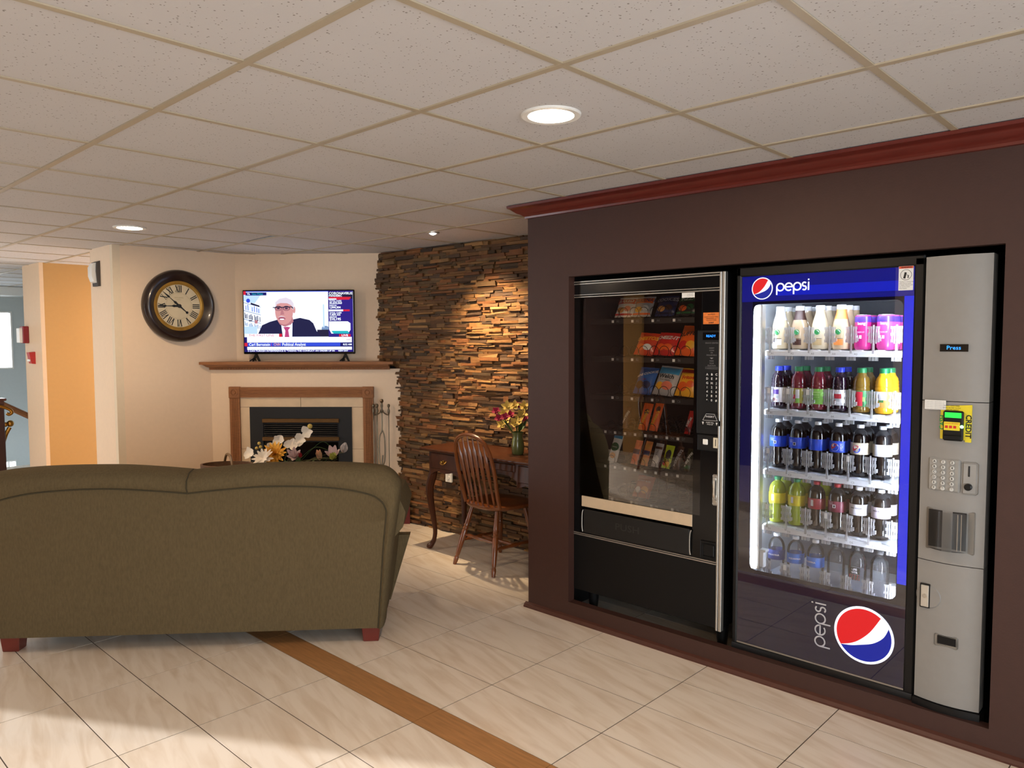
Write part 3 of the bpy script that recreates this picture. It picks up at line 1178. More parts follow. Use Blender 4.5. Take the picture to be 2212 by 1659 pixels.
# ================================================================== FIREPLACE TOOLS
m_pewter = M('antique_pewter', (112, 100, 82), 0.35, metal=0.9, noise=0.15, scale=20)
t = thing('fireplace_tool_set', 'antique metal fireplace tool set on the hearth beside the stone wall', 'fireplace tools', (FO[0] + 1.497 * 0.6635 - 0.085 * 0.7481, FO[1] - 1.497 * 0.7481 - 0.085 * 0.6635, 0.279), FR)
q = MB()
q.box(-0.085, 0.055, -0.05, 0.05, 0, 0.012, 0.004)
q.build('base', m_pewter, t)
q = MB()
q.tube([(-0.004, 0, 0.012), (-0.004, 0, 0.20), (0.004, 0, 0.30)], 0.006, 8)
q.tube(smooth_path([(-0.004, 0, 0.20), (-0.022, 0, 0.26), (-0.022, 0, 0.45), (0.0, 0, 0.52), (0.0, 0, 0.70)]), 0.0055, 8)
q.tube(smooth_path([(-0.004, 0, 0.20), (0.02, 0, 0.26), (0.02, 0, 0.45), (0.0, 0, 0.52)]), 0.0055, 8)
q.tube(smooth_path([(-0.075, 0, 0.66), (-0.06, 0, 0.645), (-0.02, 0, 0.66), (0.0, 0, 0.69), (0.02, 0, 0.66), (0.05, 0, 0.645), (0.062, 0, 0.66)]), 0.005, 8)
q.lathe([(0.006, 0.66), (0.013, 0.68), (0.007, 0.70), (0.011, 0.72), (0.007, 0.745), (0.012, 0.75), (0.016, 0.763), (0.011, 0.776), (0.0001, 0.78)], 12)
q.build('stand', m_pewter, t)
hd = [(0.004, 0.0), (0.004, 0.06), (0.0085, 0.085), (0.011, 0.105), (0.006, 0.125), (0.0055, 0.13), (0.011, 0.14), (0.012, 0.15), (0.008, 0.16), (0.0001, 0.163)]
for nm, xx, yy in (('poker', -0.072, 0.0), ('shovel', -0.045, 0.022), ('brush', -0.035, -0.03), ('tongs', 0.058, 0.0)):
    q = MB()
    q.tube([(xx, yy, 0.08), (xx, yy, 0.60)], 0.0042, 8)
    q.lathe([(r_, h_ + 0.575) for r_, h_ in hd], 12, c=(xx, yy, 0))
    if nm == 'shovel':
        q.box(xx - 0.022, xx + 0.022, yy - 0.004, yy + 0.004, 0.02, 0.10, 0.003)
    elif nm == 'brush':
        q.lathe([(0.006, 0.10), (0.014, 0.09), (0.022, 0.02)], 12, c=(xx, yy, 0))
    else:
        q.tube([(xx, yy, 0.08), (xx + 0.004, yy, 0.03)], 0.004, 6)
    q.build(nm, m_pewter, t)

# ================================================================== COFFEE TABLE, BASKET, FLOWERS (mostly behind the sofa)
T0 = (2.70, 5.08, 0.0)
TT = 0.478
t = thing('coffee_table', 'low dark oak coffee table hidden behind the sofa, before the fireplace', 'table', T0, FR)
q = MB()
q.box(-0.62, 0.58, -0.38, 0.36, TT - 0.035, TT, 0.008, 2)
q.build('table_top', m_darkoak, t)
for sx_ in (-0.56, 0.52):
    for sy_ in (-0.32, 0.30):
        q = MB()
        q.lathe([(0.018, 0), (0.026, 0.03), (0.018, 0.08), (0.024, 0.2), (0.03, 0.36), (0.03, TT - 0.035)], 12, c=(sx_, sy_, 0))
        q.build('leg', m_darkoak, t)
q = MB()
q.box(-0.56, 0.52, -0.26, -0.24, 0.38, TT - 0.035)
q.box(-0.56, 0.52, 0.24, 0.26, 0.38, TT - 0.035)
q.build('apron', m_darkoak, t, smooth=0)
fx, fy = Vector((0.6635, -0.7481)), Vector((0.7481, 0.6635))


def tb(u, v):
    p = Vector(T0[:2]) + fx * u + fy * v
    return (p.x, p.y, TT)


m_wick = M('brown_wicker', (104, 70, 40), 0.7, noise=0.3, scale=60, bump=0.5, bscale=120, stretch=(1, 1, 3))
t = thing('wicker_basket', 'flat brown wicker basket with tall arched handle behind the sofa', 'basket', tb(-0.15, -0.23), FR)
q = MB()
q.lathe([(0.10, 0.0), (0.13, 0.02), (0.165, 0.11), (0.172, 0.125), (0.172, 0.138), (0.158, 0.138), (0.155, 0.11), (0.12, 0.03), (0.0001, 0.02)], 32)
for k in range(5):
    rr = 0.135 + k * 0.008
    q.tube([(rr * math.cos(2 * PI * j / 28), rr * math.sin(2 * PI * j / 28), 0.03 + k * 0.02 + 0.002 * (j % 2)) for j in range(28)], 0.006, 5, closed=True)
q.xf(0, lambda c: Vector((c.x * 1.05, c.y * 0.72, c.z * 1.6)))
q.build('bowl', m_wick, t)
q = MB()
q.tube(smooth_path([(0.012, -0.16, 0.11), (0.012, -0.15, 0.2), (0.012, -0.085, 0.268), (0.012, 0.0, 0.285), (0.012, 0.085, 0.268), (0.012, 0.15, 0.2), (0.012, 0.16, 0.11)]), 0.009, 8)
q.xf(0, Matrix.Rotation(R(33), 4, 'Z'))
q.build('handle', M('bent_cane', (112, 82, 46), 0.45, noise=0.15), t)

m_petw = M('ivory_silk_petal', (238, 226, 208), 0.75, noise=0.04)
m_peto = M('golden_orange_petal', (244, 176, 62), 0.7, noise=0.12, scale=60)
m_petp = M('pale_pink_petal', (216, 190, 186), 0.75, noise=0.06)
m_petg = M('lime_petal', (186, 186, 92), 0.75, noise=0.12)
m_petr = M('crimson_petal', (168, 28, 44), 0.7, noise=0.1)
m_pety = M('pale_yellow_petal', (196, 170, 88), 0.7, noise=0.08)
m_leaf = M('silk_leaf_green', (58, 84, 34), 0.6, noise=0.2, scale=20)
m_stem = M('brown_green_stem', (86, 84, 46), 0.6, noise=0.1)


def petal(q, c, d, upv, ln, wd, cup=0.25, round_=1.0):
    """one petal from c along d"""
    d = Vector(d).normalized()
    u = Vector(upv) - d * Vector(upv).dot(d)
    u.normalize()
    s_ = d.cross(u)
    c = Vector(c)

    def f(a, t_):
        wv = wd * math.sin(PI * min(0.97, max(0.06, t_ ** (0.8 * round_)))) ** 0.7
        x = (a - 0.5) * wv
        h = cup * ln * (t_ ** 2) + cup * 1.2 * abs(a - 0.5) * wv
        return c + d * (ln * t_) + s_ * x + u * h
    q.grid(f, 4, 5)


def bloom(q, c, nrm, rings, center=None):
    """rings of petals (count, length, width, elevation deg, cup)"""
    nrm = Vector(nrm).normalized()
    a = nrm.orthogonal().normalized()
    bb = nrm.cross(a)
    for cnt, ln, wd, elv, cup in rings:
        ph = random.random() * 6
        for k in range(cnt):
            th = ph + 2 * PI * k / cnt + random.uniform(-.08, .08)
            e = R(elv + random.uniform(-6, 6))
            d = (a * math.cos(th) + bb * math.sin(th)) * math.cos(e) + nrm * math.sin(e)
            petal(q, c, d, nrm, ln * random.uniform(.92, 1.05), wd, cup)


toward = Vector((-0.05, -0.9, 0.43))     # roughly facing the camera in the table's frame
t = thing('flower_arrangement', 'silk flower arrangement of white orchids and orange dahlia behind the sofa', 'flowers', tb(0.05, 0.17), FR)
q = MB()
q.lathe([(0.06, 0.0), (0.08, 0.03), (0.11, 0.10), (0.115, 0.125), (0.105, 0.125), (0.07, 0.06), (0.0001, 0.05)], 24)
q.build('pot', M('dark_ceramic_pot', (52, 42, 36), 0.4), t)
specs = [('dahlia', (0.02, -0.06, 0.235), toward, [(17, .098, .028, 8, .1), (15, .087, .026, 28, .1), (12, .07, .024, 48, .1), (9, .052, .022, 66, .1), (6, .034, .018, 82, .1)], m_peto),
         ('daisy', (-0.045, -0.12, 0.215), (-.1, -.8, .6), [(13, .082, .026, 4, .12), (11, .07, .024, 22, .12)], m_petw),
         ('orchid', (-0.18, -0.02, 0.235), (-.3, -.85, .3), [(3, .052, .045, 10, .2), (2, .05, .062, 12, .2)], m_petw),
         ('orchid', (0.02, 0.03, 0.325), (.1, -.9, .2), [(3, .05, .046, 12, .2), (2, .05, .064, 12, .2)], m_petw),
         ('orchid', (-0.025, 0.02, 0.28), (-.2, -.9, .1), [(3, .045, .04, 12, .2), (2, .045, .05, 12, .2)], m_petw),
         ('orchid', (0.13, -0.02, 0.30), (.1, -.9, .25), [(3, .056, .046, 12, .2), (2, .056, .066, 12, .2)], m_petw),
         ('orchid', (0.185, 0.0, 0.335), (.2, -.9, .25), [(3, .056, .046, 12, .2), (2, .056, .066, 12, .2)], m_petw),
         ('orchid', (0.235, 0.02, 0.39), (.1, -.9, .15), [(3, .052, .044, 12, .2), (2, .052, .058, 12, .2)], m_petw),
         ('lily', (0.17, -0.06, 0.215), (.1, -.8, .5), [(6, .095, .036, 40, .25), (5, .08, .03, 62, .2)], m_petp),
         ('lily', (0.34, 0.0, 0.185), (0.0, -.5, .9), [(4, .085, .045, 65, .2)], M('peach_petal', (220, 176, 140), .7, noise=.06)),
         ('lily', (0.43, 0.04, 0.20), (0.1, -.7, .7), [(6, .10, .05, 45, .3)], m_petp),
         ('lily', (0.50, 0.05, 0.235), (0.35, -.5, .9), [(4, .09, .06, 68, .3), (3, .08, .05, 80, .3)], M('grey_white_petal', (206, 196, 190), .75, noise=.05)),
         ('tulip', (0.215, -0.075, 0.215), (.1, -.5, .9), [(5, .042, .03, 60, .3)], m_petr),
         ('hydrangea', (0.46, -0.06, 0.205), (0, -.7, .7), [(9, .035, .03, 20, .3), (9, .05, .03, 45, .3), (7, .055, .03, 70, .3)], m_petg)]
for nm, c, nv, rg, mt in specs:
    q = MB()
    bloom(q, c, nv, rg)
    o = q.build('blossom', mt, t, smooth=60)
    if nm in ('dahlia',):
        o['label'] = 'golden orange dahlia'
    q = MB()
    base = Vector((0.3 * c[0] * (1 if abs(c[0]) < .25 else .55), 0, 0.08))
    mid_ = (base + Vector(c)) / 2 + Vector((0, 0.02, 0.04))
    q.tube(smooth_path([base, mid_, Vector(c) - Vector(nv).normalized() * 0.004]), 0.0028, 5)
    q.build('stem', m_stem, t)
q = MB()
q.ball((0.262, 0.02, 0.435), 0.019)
q.build('bud', m_pety, t)
for c in ((-0.115, -0.01, 0.31), (-0.10, -0.02, 0.285), (-0.13, -0.02, 0.275)):
    q = MB()
    q.ball(c, 0.0125)
    q.build('bud', m_pety, t)
q = MB()
for k in range(26):
    a = k * 2.4
    c = (0.16 + 0.30 * math.cos(a) * random.uniform(.5, 1), 0.07 * math.sin(a), 0.14 + random.uniform(-.02, .03))
    petal(q, c, (math.cos(a), math.sin(a) * .5 - .3, random.uniform(.1, .5)), (0, 0, 1), random.uniform(.07, .11), .04, .1)
q.tube(smooth_path([(0.12, 0, .12), (0.28, 0.02, .27), (0.40, 0.03, .25), (0.47, .03, .2)]), .002, 4)
q.tube(smooth_path([(0.14, 0, .12), (0.33, 0.04, .31), (0.41, 0.05, .27)]), .002, 4)
q.build('foliage', m_leaf, t, smooth=60)

# ================================================================== DESK
DX, DY0 = 3.60, 4.30
desk = thing('writing_desk', 'dark oak writing desk with curved legs against the stone wall', 'desk', (DX, DY0, 0), R(-90))
# local: x to the right along the wall (away from the fireplace), y towards the wall
DWid, DDep, DTop = 1.28, 0.40, 0.765
q = MB()
q.box(-0.035, DWid + 0.035, -0.03, DDep, DTop - 0.022, DTop, 0.008, 2)
q.build('desk_top', m_darkoak, desk)
q = MB()


def apron_pts(x0, x1, z_top, zs):
    return [(x0, z_top)] + [(x0 + (x1 - x0) * k / (len(zs) - 1), zz) for k, zz in enumerate(zs)] + [(x1, z_top)]


def ap(x0, x1, zs, y0, y1):
    pts = apron_pts(x0, x1, DTop - 0.022, zs)
    q.prism(pts, 'y', y0, y1)


ap(0.05, 0.36, [.56, .585, .60, .59, .585, .59, .60, .585, .57], 0.012, 0.03)
ap(0.36, 0.92, [.62, .65, .665, .67, .67, .67, .665, .65, .62], 0.012, 0.03)
ap(0.92, DWid - 0.05, [.57, .585, .60, .59, .585, .59, .60, .585, .56], 0.012, 0.03)
q.box(0.03, DWid - 0.03, DDep - 0.03, DDep - 0.01, 0.56, DTop - 0.022)
for x0 in (0.012, DWid - 0.03):
    q.box(x0, x0 + 0.018, 0.03, DDep - 0.03, 0.57, DTop - 0.022)
for x0 in (0.35, 0.91):
    q.box(x0, x0 + 0.018, 0.03, DDep - 0.03, 0.60, DTop - 0.022)
q.build('apron', m_darkoak, desk, smooth=0)
for x0, x1, z0 in ((0.065, 0.345, 0.617), (0.375, 0.905, 0.68), (0.935, DWid - 0.065, 0.617)):
    q = MB()
    q.box(x0, x1, 0.002, 0.014, z0, DTop - 0.035, 0.004)
    d_ = q.build('drawer', m_darkoak, desk)
    q = MB()
    cx_, cz_ = (x0 + x1) / 2, (z0 + DTop - 0.035) / 2
    q.lathe([(0.012, 0.002), (0.012, -0.003), (0.004, -0.004), (0.004, -0.012), (0.010, -0.016), (0.008, -0.022), (0.0001, -0.023)], 14, c=(cx_, 0, cz_), axis='y')
    q.tube(smooth_path([(cx_ - 0.03, 0.0, cz_ + 0.004), (cx_ - 0.02, -0.012, cz_ - 0.012), (cx_, -0.014, cz_ - 0.018), (cx_ + 0.02, -0.012, cz_ - 0.012), (cx_ + 0.03, 0.0, cz_ + 0.004)]), 0.003, 6)
    q.build('handle', m_brass, d_)
for xx, sgx in ((0.045, -1), (DWid - 0.045, 1)):
    for yy, sgy in ((0.045, -1), (DDep - 0.05, 1)):
        q = MB()
        path = [(0, 0, DTop - 0.03, .03), (0, 0, .60, .03), (.4, .4, .54, .033), (1.0, 1.0, .46, .031), (.8, .8, .36, .026), (.2, .2, .24, .021), (-.2, -.2, .14, .0165), (0.0, 0.0, .075, .0165), (.5, .5, .04, .019), (1.1, 1.1, .02, .024), (1.3, 1.3, .006, .02)]
        pp = smooth_path([(xx + sgx * a * 0.022, yy + sgy * b_ * 0.022, z_) for a, b_, z_, r_ in path], 3)
        rr = []
        for i in range(len(path) - 1):
            for j in range(3):
                rr.append(path[i][3] * (1 - j / 3) + path[i + 1][3] * j / 3)
        rr.append(path[-1][3])
        q.tube(pp, rr, 10)
        q.build('leg', m_darkoak, desk)

# flowers on the desk
t = thing('flower_vase', 'glass vase of yellow and magenta silk flowers on the desk corner', 'vase', (3.80, 3.545, DTop))
q = MB()
q.lathe([(0.035, 0.0), (0.042, 0.01), (0.046, 0.06), (0.04, 0.10), (0.034, 0.125), (0.043, 0.155), (0.040, 0.155), (0.031, 0.125), (0.036, 0.10), (0.04, 0.02), (0.0001, 0.012)], 20)
q.build('vase_body', M('green_tinted_glass', (96, 104, 62), 0.12, spec=0.8), t)
for k in range(15):
    a = k * 2.4
    rr = 0.03 + 0.085 * math.sqrt(k / 15)
    c = (rr * math.cos(a) - 0.03, rr * math.sin(a) * .9 + 0.03, 0.20 + 0.15 * random.random())
    yel = k % 5 < 3
    q = MB()
    bloom(q, c, (-.6, -.4, .5), [(5, .045 if yel else .034, .03, 15, .2), (4, .032, .024, 40, .2)])
    q.build('blossom', m_pety if yel else M('magenta_petal', (150, 32, 66), .7, noise=.1), t, smooth=60)
q = MB()
for k in range(14):
    a = k * 2.1
    q.tube([(0, 0, .10), (0.09 * math.cos(a) - .03, .09 * math.sin(a) + .03, .20 + .12 * random.random())], .002, 4)
    petal(q, (0.03 * math.cos(a), 0.03 * math.sin(a), .16), (math.cos(a), math.sin(a), .9), (0, 0, 1), .09, .028, .1)
q.build('stem', m_leaf, t, smooth=60)

# ================================================================== WINDSOR CHAIR
m_chair = M('honey_oak_varnish', (112, 60, 26), 0.3, noise=0.22, scale=9, stretch=(4, 4, 1), coat=0.4)
CH0 = (3.70, 3.63, 0.0)
chair = thing('windsor_chair', 'oak bow-back spindle chair tucked under the writing desk', 'chair', CH0, R(-90 - 4))
# local frame: the chair faces +y (to the desk), x to the right
q = MB()


def seat_f(u, v):
    a = 2 * PI * u
    rx = 0.215 + 0.012 * math.sin(a)
    ry = 0.205
    k = [0.0, 0.55, 0.9, 1.0, 1.0, 0.93, 0.6, 0.0][int(round(v * 7))]
    zz = [0.438, 0.437, 0.447, 0.443, 0.428, 0.415, 0.413, 0.413][int(round(v * 7))]
    c, s_ = math.cos(a), math.sin(a)
    ee = 0.72
    return (rx * k * abs(c) ** ee * (1 if c > 0 else -1), ry * k * abs(s_) ** ee * (1 if s_ > 0 else -1), zz)


q.grid(seat_f, 36, 7, wrapu=True)
q.build('seat', m_chair, chair, smooth=60)
q = MB()
bow = smooth_path([(-0.178, -0.150, 0.435), (-0.183, -0.178, 0.540), (-0.190, -0.208, 0.677), (-0.178, -0.238, 0.806), (-0.125, -0.258, 0.893), (0.0, -0.266, 0.926), (0.125, -0.258, 0.893), (0.178, -0.238, 0.806), (0.190, -0.208, 0.677), (0.183, -0.178, 0.540), (0.178, -0.150, 0.435)], 6)
q.tube(bow, 0.0135, 10)
q.build('bow', m_chair, chair)
for k in range(6):
    f = (k - 2.5) / 2.5
    xb, xt = f * 0.125, f * 0.132
    zt = 0.920 - 0.050 * f * f - 0.004
    yb, yt = -0.168 + 0.018 * f * f, -0.264 + 0.008 * f * f
    q = MB()
    pts, rad = [], []
    for tt, r_ in ((0, .007), (.06, .009), (.28, .010), (.34, .0075), (.42, .013), (.7, .0185), (.80, .0165), (.86, .0075), (1.0, .0065)):
        pts.append((xb + (xt - xb) * tt, yb + (yt - yb) * tt, 0.435 + (zt - 0.435) * tt))
        rad.append(r_)
    q.tube(pts, rad, 8, flat=0.7)
    q.build('spindle', m_chair, chair)
legp = [(0, .012), (.04, .0145), (.08, .017), (.12, .0155), (.14, .012), (.17, .0155), (.36, .019), (.55, .0215), (.58, .0165), (.60, .021), (.63, .0165), (.65, .0205), (.68, .0165), (.71, .0195), (.78, .0175), (.88, .015), (1.0, .014)]
ft = {}
for sx_ in (-1, 1):
    for sy_ in (-1, 1):
        top = Vector((sx_ * 0.125, sy_ * 0.125 - 0.005, 0.42))
        bot = Vector((sx_ * 0.205, -0.235 if sy_ < 0 else 0.19, 0.0))
        ft[(sx_, sy_)] = (top, bot)
        q = MB()
        q.tube([bot + (top - bot) * a for a, r_ in legp], [r_ for a, r_ in legp], 12)
        q.build('leg', m_chair, chair)


def onleg(k, a):
    tp_, bt_ = ft[k]
    return bt_ + (tp_ - bt_) * a


strr = [(0, .008), (.1, .009), (.2, .013), (.35, .0105), (.42, .013), (.5, .016), (.58, .013), (.65, .0105), (.8, .013), (.9, .009), (1, .008)]
for A_, B_ in (((-1, -1), (-1, 1)), ((1, -1), (1, 1))):
    p0, p1 = onleg(A_, .40), onleg(B_, .40)
    q = MB()
    q.tube([p0 + (p1 - p0) * a for a, r_ in strr], [r_ for a, r_ in strr], 8)
    q.build('stretcher', m_chair, chair)
m1 = (onleg((-1, -1), .40) + onleg((-1, 1), .40)) / 2
m2 = (onleg((1, -1), .40) + onleg((1, 1), .40)) / 2
for p0, p1 in ((m1, m2), (onleg((-1, -1), .5), onleg((1, -1), .5))):
    q = MB()
    q.tube([p0 + (p1 - p0) * a for a, r_ in strr], [r_ for a, r_ in strr], 8)
    q.build('stretcher', m_chair, chair)
dup(chair, (-1.15, 4.8, 0), R(-160), 'oak bow-back chair left of the sofa, seen mirrored in the snack machine glass')

# ================================================================== SMALL WALL THINGS
sxw = SX - 0.046 - (4.50 - 3.69) * 0.025
t = thing('power_outlet', 'white wall outlet plate on the stone wall beneath the desk', 'outlet', (sxw, 4.50, 0.475), R(-90))
q = MB()
q.box(-0.036, 0.036, -0.006, 0.012, -0.058, 0.058, 0.003)
q.build('plate', m_white, t)
for zz in (-0.02, 0.02):
    q = MB()
    q.lathe([(0.0165, -0.006), (0.0165, -0.009), (0.0001, -0.009)], 20, c=(0, 0, zz), axis='y')
    q.build('socket', m_paper, t)
t = thing('emergency_light', 'white emergency alarm light with dark backplate beside the clock wall corner', 'alarm light', (2.187, 6.72, 2.10), R(-90))
q = MB()
q.prism([(0.0, -0.10), (-0.022, -0.10), (-0.03, 0.02), (-0.026, 0.095), (0.0, 0.105)], 'x', -0.06, 0.06)
q.build('backplate', M('dark_grey_plastic', (62, 56, 52), 0.5), t, smooth=0)
q = MB()
q.prism([(-0.018, -0.075), (-0.045, -0.065), (-0.06, -0.02), (-0.06, 0.05), (-0.045, 0.085), (-0.018, 0.09)], 'x', -0.045, 0.045)
q.build('lens_cover', m_white, t, smooth=25)
t = thing('fire_alarm_horn', 'dark red fire alarm strobe with white face on the far corner', 'fire alarm', (2.19, 8.80, 1.62), R(-90))
q = MB()
q.box(-0.055, 0.055, -0.055, 0.0, -0.085, 0.085, 0.006)
q.build('housing', M('fire_red_plastic', (132, 16, 24), 0.4), t)
q = MB()
q.box(-0.052, 0.052, -0.085, -0.055, -0.08, 0.065, 0.004)
q.build('strobe_face', m_white, t)
t = thing('fire_pull_station', 'small red fire pull station on the far wall end', 'fire alarm', (2.19, 8.60, 1.39), R(-90))
q = MB()
q.prism([(0.0, -0.06), (-0.035, -0.055), (-0.055, 0.055), (0.0, 0.06)], 'x', -0.045, 0.045)
q.build('housing', M('red_plastic', (186, 40, 34), 0.4), t, smooth=0)
q = MB()
q.box(-0.035, 0.035, -0.055, -0.04, -0.035, -0.012, 0.004)
q.build('handle', m_white, t)

# stair railing at the far left
t = thing('stair_railing', 'dark newel post with brass scrolls and oak stair handrail', 'railing', (2.0, 9.4, 0))
q = MB()
q.box(-0.05, 0.085, -0.06, 0.075, 0.0, 0.87, 0.006)
q.build('newel_post', M('dark_mahogany', (54, 20, 16), 0.35, noise=0.15), t)
q = MB()
q.box(-0.07, 0.105, -0.08, 0.095, 0.93, 0.955, 0.006)
q.box(-0.05, 0.085, -0.06, 0.075, 0.87, 0.93)
q.build('post_cap', M('dark_wood_cap', (84, 44, 34), 0.3, noise=0.1), t)
q = MB()
q.tube([(-0.05, 0.35, 1.10), (0.05, 0.35, 0.93), (0.60, 0.35, 0.60)], 0.032, 10)
q.build('handrail', m_oak, t)
q = MB()
q.tube(smooth_path([(-0.03, -0.075, 0.89), (0.06, -0.08, 0.87), (0.13, -0.08, 0.835), (0.145, -0.08, 0.80), (0.12, -0.08, 0.785), (0.10, -0.08, 0.80)]), 0.017, 8)
q.build('scroll', m_brass, t)
q = MB()
q.tube(smooth_path([(0.07, 0.0, 0.46), (0.10, 0, 0.56), (0.14, 0, 0.64)]), 0.02, 8)
q.ball((0.145, 0, 0.68), 0.036)
q.ball((0.10, 0, 0.672), 0.026)
q.build('finial', m_brass, t)

# ================================================================== SNACK MACHINE
# local frame of both machines: x to the right, y into the wall, z up
MX = 3.262
SN0 = (MX, 2.650, 0.0)
RZ = R(-90)
sn = thing('snack_machine', 'black glass-front snack vending machine at the left of the brown wall alcove', 'vending machine', SN0, RZ)
SWD = 0.925
m_navyside = M('dark_steel_cabinet', (22, 24, 32), 0.5)
q = MB()
q.box(0, 0.03, 0.02, 0.85, 0.16, 1.87)
q.box(SWD - 0.14, SWD, 0.02, 0.85, 0.16, 1.87)
q.box(0.03, SWD - 0.14, 0.02, 0.85, 1.80, 1.87)
q.box(0.03, SWD - 0.14, 0.02, 0.85, 0.16, 0.62)
q.box(0.03, SWD - 0.14, 0.80, 0.85, 0.62, 1.80)
q.build('cabinet', m_blackm, sn, smooth=0)
m_in = M('dark_tray_grey', (34, 33, 33), 0.6)
for x0 in (0.031, SWD - 0.155):
    q = MB()
    q.box(x0, x0 + 0.014, 0.03, 0.79, 0.62, 1.79)
    q.build('inner_wall', m_in, sn, smooth=0)
GX0, GX1, GZ0, GZ1 = 0.095, 0.775, 0.70, 1.782
q = MB()      # door: black frame round the window
q.box(0.012, GX0, 0.0, 0.022, 0.485, 1.782)
q.box(GX1, SWD - 0.018, 0.0, 0.022, 0.485, 1.782)
q.box(GX0, GX1, 0.0, 0.022, 0.485, 0.62)
q.box(0.012, SWD - 0.018, -0.002, 0.022, 1.798, 1.853)
q.build('door_frame', m_gloss, sn, smooth=0)
q = MB()
q.box(0.012, SWD - 0.018, -0.003, 0.022, 0.165, 0.474, 0.003)
q.build('kick_panel', m_blackm, sn, smooth=0)
q = MB()
q.box(-0.002, 0.010, -0.008, 0.02, 0.163, 1.872, 0.002)
q.build('edge_trim', m_alu, sn)
for x0, x1 in ((SWD - 0.017, SWD - 0.007), (SWD - 0.004, SWD + 0.012)):
    q = MB()
    q.box(x0, x1, -0.008, 0.02, 0.155, 1.872, 0.002)
    q.build('edge_trim', m_alu, sn)
for z0, z1 in ((1.865, 1.872), (1.853, 1.860), (1.795, 1.800), (1.783, 1.789), (0.484, 0.489), (0.474, 0.480)):
    q = MB()
    q.box(0.010, SWD - 0.017, -0.006, 0.02, z0, z1, 0.0015)
    q.build('trim_bar', m_alu, sn)
q = MB()
q.box(GX0 - 0.08, SWD - 0.11, -0.0015, 0.0, GZ0, GZ1 - 0.001)
q.build('window_glass', GL('machine_glass', ior=1.62), sn, smooth=0)
q = MB()
q.box(GX0 - 0.005, GX1, -0.004, 0.006, 0.638, 0.697, 0.002)
q.build('sill_plate', M('beige_enamel', (196, 176, 148), 0.4), sn)
q = MB()
q.box(0.108, 0.766, -0.012, 0.0, 0.496, 0.626, 0.005)
fd = q.build('delivery_flap', M('black_textured_plastic', (9, 8, 8), 0.6, bump=0.2, bscale=400), sn)
q = MB()
q.text('PUSH', 0.40, 0.565, 0.05, -0.0135, bold=0.02, sx=1.3)
q.build('lettering', M('faint_black_relief', (38, 35, 34), 0.5), fd, smooth=0)
for x0 in (0.10, 0.768):
    q = MB()
    q.tube(smooth_path([(x0 + 0.006, -0.008, 0.622), (x0 + 0.001, -0.012, 0.60), (x0, -0.012, 0.53), (x0 + 0.002, -0.008, 0.50)]), 0.003, 6)
    q.build('flap_edge', m_alu, sn)
for x0 in (0.105, 0.895):
    for y0 in (0.09, 0.70):
        q = MB()
        q.lathe([(0.017, 0.0), (0.019, 0.006), (0.03, 0.12), (0.034, 0.165)], 16, c=(x0, y0, 0))
        q.build('leg', m_black, sn)
# controls on the right
q = MB()
q.box(0.795, 0.918, -0.006, 0.0, 1.10, 1.60, 0.004)
q.build('control_panel', m_black, sn)
q = MB()
q.rect(0.822, 0.908, 1.627, 1.682, -0.0012)
st = q.build('sticker', M('orange_sticker', (214, 116, 44), 0.6, noise=0.15, scale=60), sn, smooth=0)
q = MB()
q.text('NOTICE', 0.865, 1.672, 0.010, -0.002)
for k, tt in enumerate(('EXACT CHANGE ONLY', 'NO REFUNDS AT', 'THE FRONT DESK')):
    q.text(tt, 0.865, 1.661 - k * 0.008, 0.007, -0.002)
q.text('SORRY', 0.865, 1.633, 0.009, -0.002, bold=.03)
q.build('lettering', m_ink, st, smooth=0)
q = MB()
q.box(0.825, 0.910, -0.008, -0.005, 1.552, 1.588)
dp = q.build('display', m_gloss, sn, smooth=0)
q = MB()
q.text('READY', 0.868, 1.570, 0.016, -0.009, sx=1.0)
q.build('lettering', EM('display_blue', (40, 140, 255), 2.2), dp, smooth=0)
q = MB()
q.text('SNACK CENTER', 0.872, 1.537, 0.0085, -0.0068, sx=1.1)
for k, tt in enumerate(('INSERT', 'COINS', 'OR', 'DOLLAR BILLS')):
    q.text(tt, 0.872, 1.513 - k * 0.011, 0.0085, -0.0068)
q.shape([(0.862, 1.468), (0.882, 1.468), (0.872, 1.461)][::-1], -0.0068)
for k, tt in enumerate(('MAKE', 'YOUR', 'SELECTION')):
    q.text(tt, 0.872, 1.452 - k * 0.011, 0.0085, -0.0068)
q.text('TO RETURN MONEY PRESS', 0.872, 1.418, 0.005, -0.0068)
q.build('lettering', m_greyink, sn, smooth=0)
q = MB()
for a, c2, z_ in ((0.84, 0.905, 1.414), (0.84, 0.905, 1.423)):
    q.rect(a, c2, z_, z_ + 0.0008, -0.0068)
for x_ in (0.84, 0.904):
    q.rect(x_, x_ + 0.0008, 1.414, 1.4235, -0.0068)
q.build('print_border', m_greyink, sn, smooth=0)
for r_, rowt in enumerate(('ABC', 'DEF', 'GHJ', '123', '456', '789', '*0#')):
    for c_, ch in enumerate(rowt):
        xx, zz = 0.852 + c_ * 0.024, 1.388 - r_ * 0.0205
        q = MB()
        q.box(xx - 0.0085, xx + 0.0085, -0.010, -0.006, zz - 0.008, zz + 0.008, 0.0015)
        ko = q.build('key', m_blackm, sn)
        q = MB()
        q.text(ch, xx, zz, 0.015, -0.0105, bold=.01)
        q.build('lettering', m_wht_ink, ko, smooth=0)
q = MB()
q.prism([(0.852, 1.205), (0.902, 1.205), (0.918, 1.168), (0.918, 1.145), (0.832, 1.145), (0.832, 1.168)], 'y', -0.022, -0.004)
ba = q.build('bill_acceptor', m_black, sn, smooth=0)
q = MB()
